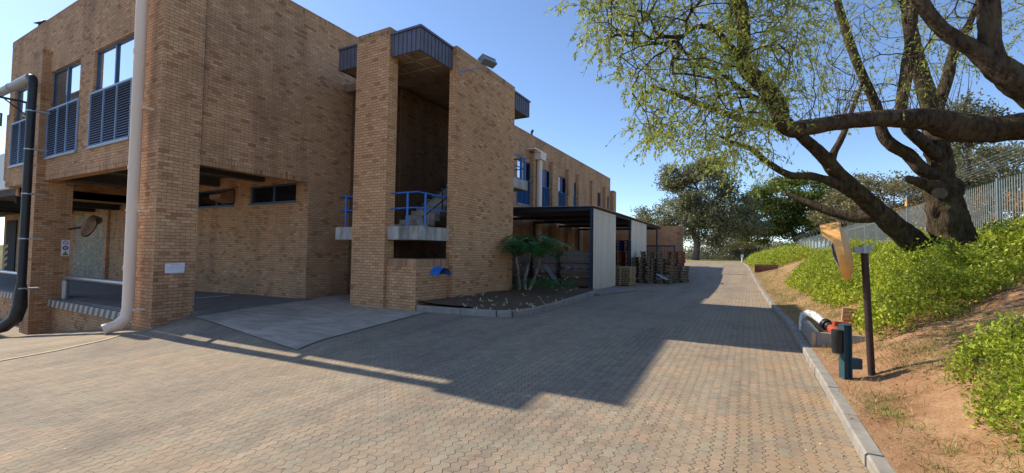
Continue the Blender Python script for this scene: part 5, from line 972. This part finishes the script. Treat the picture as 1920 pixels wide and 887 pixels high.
# --- split leaf plant in the bed
pl = thing('split_leaf_plant', 'tall split leaf philodendron on scarred bare stems in the planting bed', 'plant', (-7.55, 15.35, 0.2))
heads = []; 
for i, pts in enumerate([[(975, 545), (972, 520), (970, 495), (968, 478)], [(985, 545), (984, 522), (990, 495), (994, 470)], [(990, 545), (1000, 525), (1008, 500), (1014, 480)]]):
    P = [at(a, b+3, 16.9+0.15*i) for a, b in pts]; mb = MB(); mb.tube([P[0]-np.array([0, 0, 0.12])]+P, [0.085, 0.07, 0.062, 0.06, 0.05], 9, wob=0.12); obj('stem', mb, 'stemscar' if 'stemscar' in M else 'bark', pl, uv=False); heads.append(P[-1])
LV = []; LF = []; mbp = MB()
def split_leaf(base, dirn, L):
    dirn = dirn/np.linalg.norm(dirn); side = np.cross(dirn, [0, 0, 1.0]); side /= np.linalg.norm(side)+1e-9; nrm = np.cross(side, dirn); pts = 8
    for k in range(pts):
        f = (k+0.5)/pts; c = base+dirn*L*f+np.array([0, 0, -0.42*L*f*f]); w = L*0.46*math.sin(math.pi*min(1, f*0.85+0.16))**0.8
        for sg in (-1, 1):
            e = c+side*sg*w+dirn*w*0.35+np.array([0, 0, -0.20*w])+rng.normal(size=3)*0.01; h = L*0.07; o = len(LV)
            LV.extend([c-dirn*h, c+dirn*h, (c+e)/2+dirn*h*0.9+nrm*0.02, e, (c+e)/2-dirn*h*0.9+nrm*0.02]); LF.append((o, o+1, o+2, o+3, o+4))
for hi, h in enumerate(heads):
    for k in range(17):
        a = 2*math.pi*k/17*1.618+hi; el = rng.uniform(0.30, 1.2); pd = np.array([math.cos(a)*math.cos(el), math.sin(a)*math.cos(el), math.sin(el)]); PL = rng.uniform(0.6, 1.0); b = h+pd*PL
        mbp.tube([h, h+pd*PL*0.5+np.array([0, 0, 0.04]), b], [0.018, 0.014, 0.010], 5, caps=False); dn = np.array([pd[0], pd[1], -0.05]); split_leaf(b, dn, rng.uniform(0.75, 1.1))
mbl = MB(); mbl.add(LV, LF); obj('leaf_stalks', mbp, 'twiggreen' if 'twiggreen' in M else 'leaf_palm', pl, uv=False); obj('split_leaves', mbl, 'leaf_palm', pl, uv=False)
# --- seedlings in the bed
def seed_mesh(sd_):
    r2 = np.random.default_rng(sd_); P = np.zeros((7, 3)); d = r2.normal(size=(7, 3)); d[:, 2] = np.abs(d[:, 2])*0.8+0.2; d /= np.linalg.norm(d, axis=1)[:, None]; L = r2.uniform(0.07, 0.17, 7)[:, None]; s_ = np.cross(d, [0.2, 0.1, 1]); s_ /= np.linalg.norm(s_, axis=1)[:, None]
    V = np.stack([P, P+d*L*0.5+s_*0.018, P+d*L-np.array([0, 0, 0.03]), P+d*L*0.5-s_*0.018], 1).reshape(-1, 3); return V, np.arange(28).reshape(7, 4)
prot = [npmesh('seedling', *seed_mesh(90+i), 'leaf_seed') for i in range(5)]
cnt_ = 0; seedpts = [(640, 0)]
spx = [(867, 560), (872, 575), (878, 566), (888, 558), (905, 557), (900, 566), (918, 566), (930, 560), (925, 571), (904, 574), (948, 562), (944, 572), (950, 568), (984, 555), (990, 568), (996, 569), (1001, 573), (971, 580), (976, 569), (1012, 558), (1014, 561), (1028, 556), (1043, 564), (1056, 560), (1062, 548), (1043, 545), (1035, 540), (1021, 568), (861, 552), (920, 578), (893, 578), (955, 580), (1080, 542), (1068, 545), (1055, 541)]
for k, (a, b) in enumerate(spx):
    d = (at(a, b, 1)-CAM); t_ = (0.2-1.7)/d[2]; p = CAM+d*t_; p[2] = 0.13+0.12*float(np.clip((-5.6-p[0])/2.4, 0, 1))
    o = prot[k] if k < 5 else prot[k % 5].copy()
    if k >= 5: col.objects.link(o)
    o.location = p; o.rotation_euler = (0, 0, rng.uniform(0, 6)); sc = rng.uniform(0.8, 1.3); o.scale = (sc, sc, sc); tag(o, 'small pale wilting seedling in the bare soil of the planting bed', 'seedling', 'seedlings in the planting bed')
# --- dry grass, soil clods and leaf litter
def tufts(name, X, Y, zf, per, L, W, mat, spread=0.05, up=0.9):
    P = np.repeat(np.stack([X, Y, np.zeros_like(X)], 1), per, 0); P[:, :2] += rng.normal(size=(len(P), 2))*spread; P[:, 2] = zf(P[:, 0], P[:, 1])+0.004; V, Q = leaves(P, L, W, dirs=np.tile([0, 0, up], (len(P), 1)), jit=0.75)
    V[:, 2] = np.maximum(V[:, 2], zf(V[:, 0], V[:, 1])+0.003); return tag(npmesh(name, V, Q, mat), kind='stuff')
n = 2300; uu = rng.uniform(0.1, 2.4, n); yv = 1.2+rng.uniform(0, 1, n)**1.6*22; msk = (np.sin(uu*3.1+yv*1.3)+np.sin(yv*2.3-uu*4.1)+rng.normal(size=n)*0.7) > 0.15; tufts('dry_grass', kx(yv[msk])+0.15+uu[msk], yv[msk], bank_z, 26, 0.10, 0.008, 'grass_dry', 0.09, 0.35)
n = 75; uu = rng.uniform(0.25, 2.4, n); yv = rng.uniform(1.4, 9, n); tufts('green_tufts', kx(yv)+0.15+uu, yv, bank_z, 34, 0.085, 0.008, 'grass_green', 0.06, 0.8)
n = 1400; uu = rng.uniform(0.02, 1.6, n); yv = rng.uniform(12, 40, n); tufts('dry_grass', kx(yv)+0.15+uu, yv, bank_z, 9, 0.09, 0.012, 'grass_dry', 0.12, 0.35)
n = 1000; xx = 0.8-np.abs(rng.normal(size=n))*1.5; yv = rng.uniform(1.5, 12, n); P = np.stack([xx, yv, yard_z(xx, yv)+0.006], 1); k = xx < 0.8; P = P[k]
V, Q = leaves(P, 0.055, 0.014, dirs=np.zeros((len(P), 3)), jit=1.0); V[:, 2] = yard_z(V[:, 0], V[:, 1])+0.008+np.abs(V[:, 2]-np.repeat(P[:, 2], 4))*0.3; tag(npmesh('leaf_litter', V, Q, 'litter'), kind='stuff')
n = 260; xx = rng.uniform(-7, 0.7, n); yv = rng.uniform(1.5, 9, n); P = np.stack([xx, yv, yard_z(xx, yv)+0.006], 1); V, Q = leaves(P, 0.04, 0.010); V[:, 2] = yard_z(V[:, 0], V[:, 1])+0.008+np.abs(V[:, 2]-np.repeat(P[:, 2], 4))*0.3; tag(npmesh('leaf_litter', V, Q, 'litter'), kind='stuff')
n = 1500; uu = rng.uniform(0.05, 3.0, n); yv = rng.uniform(1.0, 14, n); X = kx(yv)+0.15+uu; P = np.stack([X, yv, bank_z(X, yv)], 1); s_ = rng.uniform(0.006, 0.02, n)[:, None, None]
oc = np.array([(1, 0, 0), (0, 1, 0), (-1, 0, 0), (0, -1, 0), (0, 0, 0.8), (0, 0, -0.8)])+0.0; V = (P[:, None]+(oc[None]+rng.normal(size=(n, 6, 3))*0.2)*s_).reshape(-1, 3); fo = np.array([(0, 1, 4), (1, 2, 4), (2, 3, 4), (3, 0, 4), (1, 0, 5), (2, 1, 5), (3, 2, 5), (0, 3, 5)]); Q = (np.arange(n)*6)[:, None, None]+fo[None]; tag(npmesh('soil_clods', V, Q.reshape(-1, 3), 'soil'), kind='stuff')
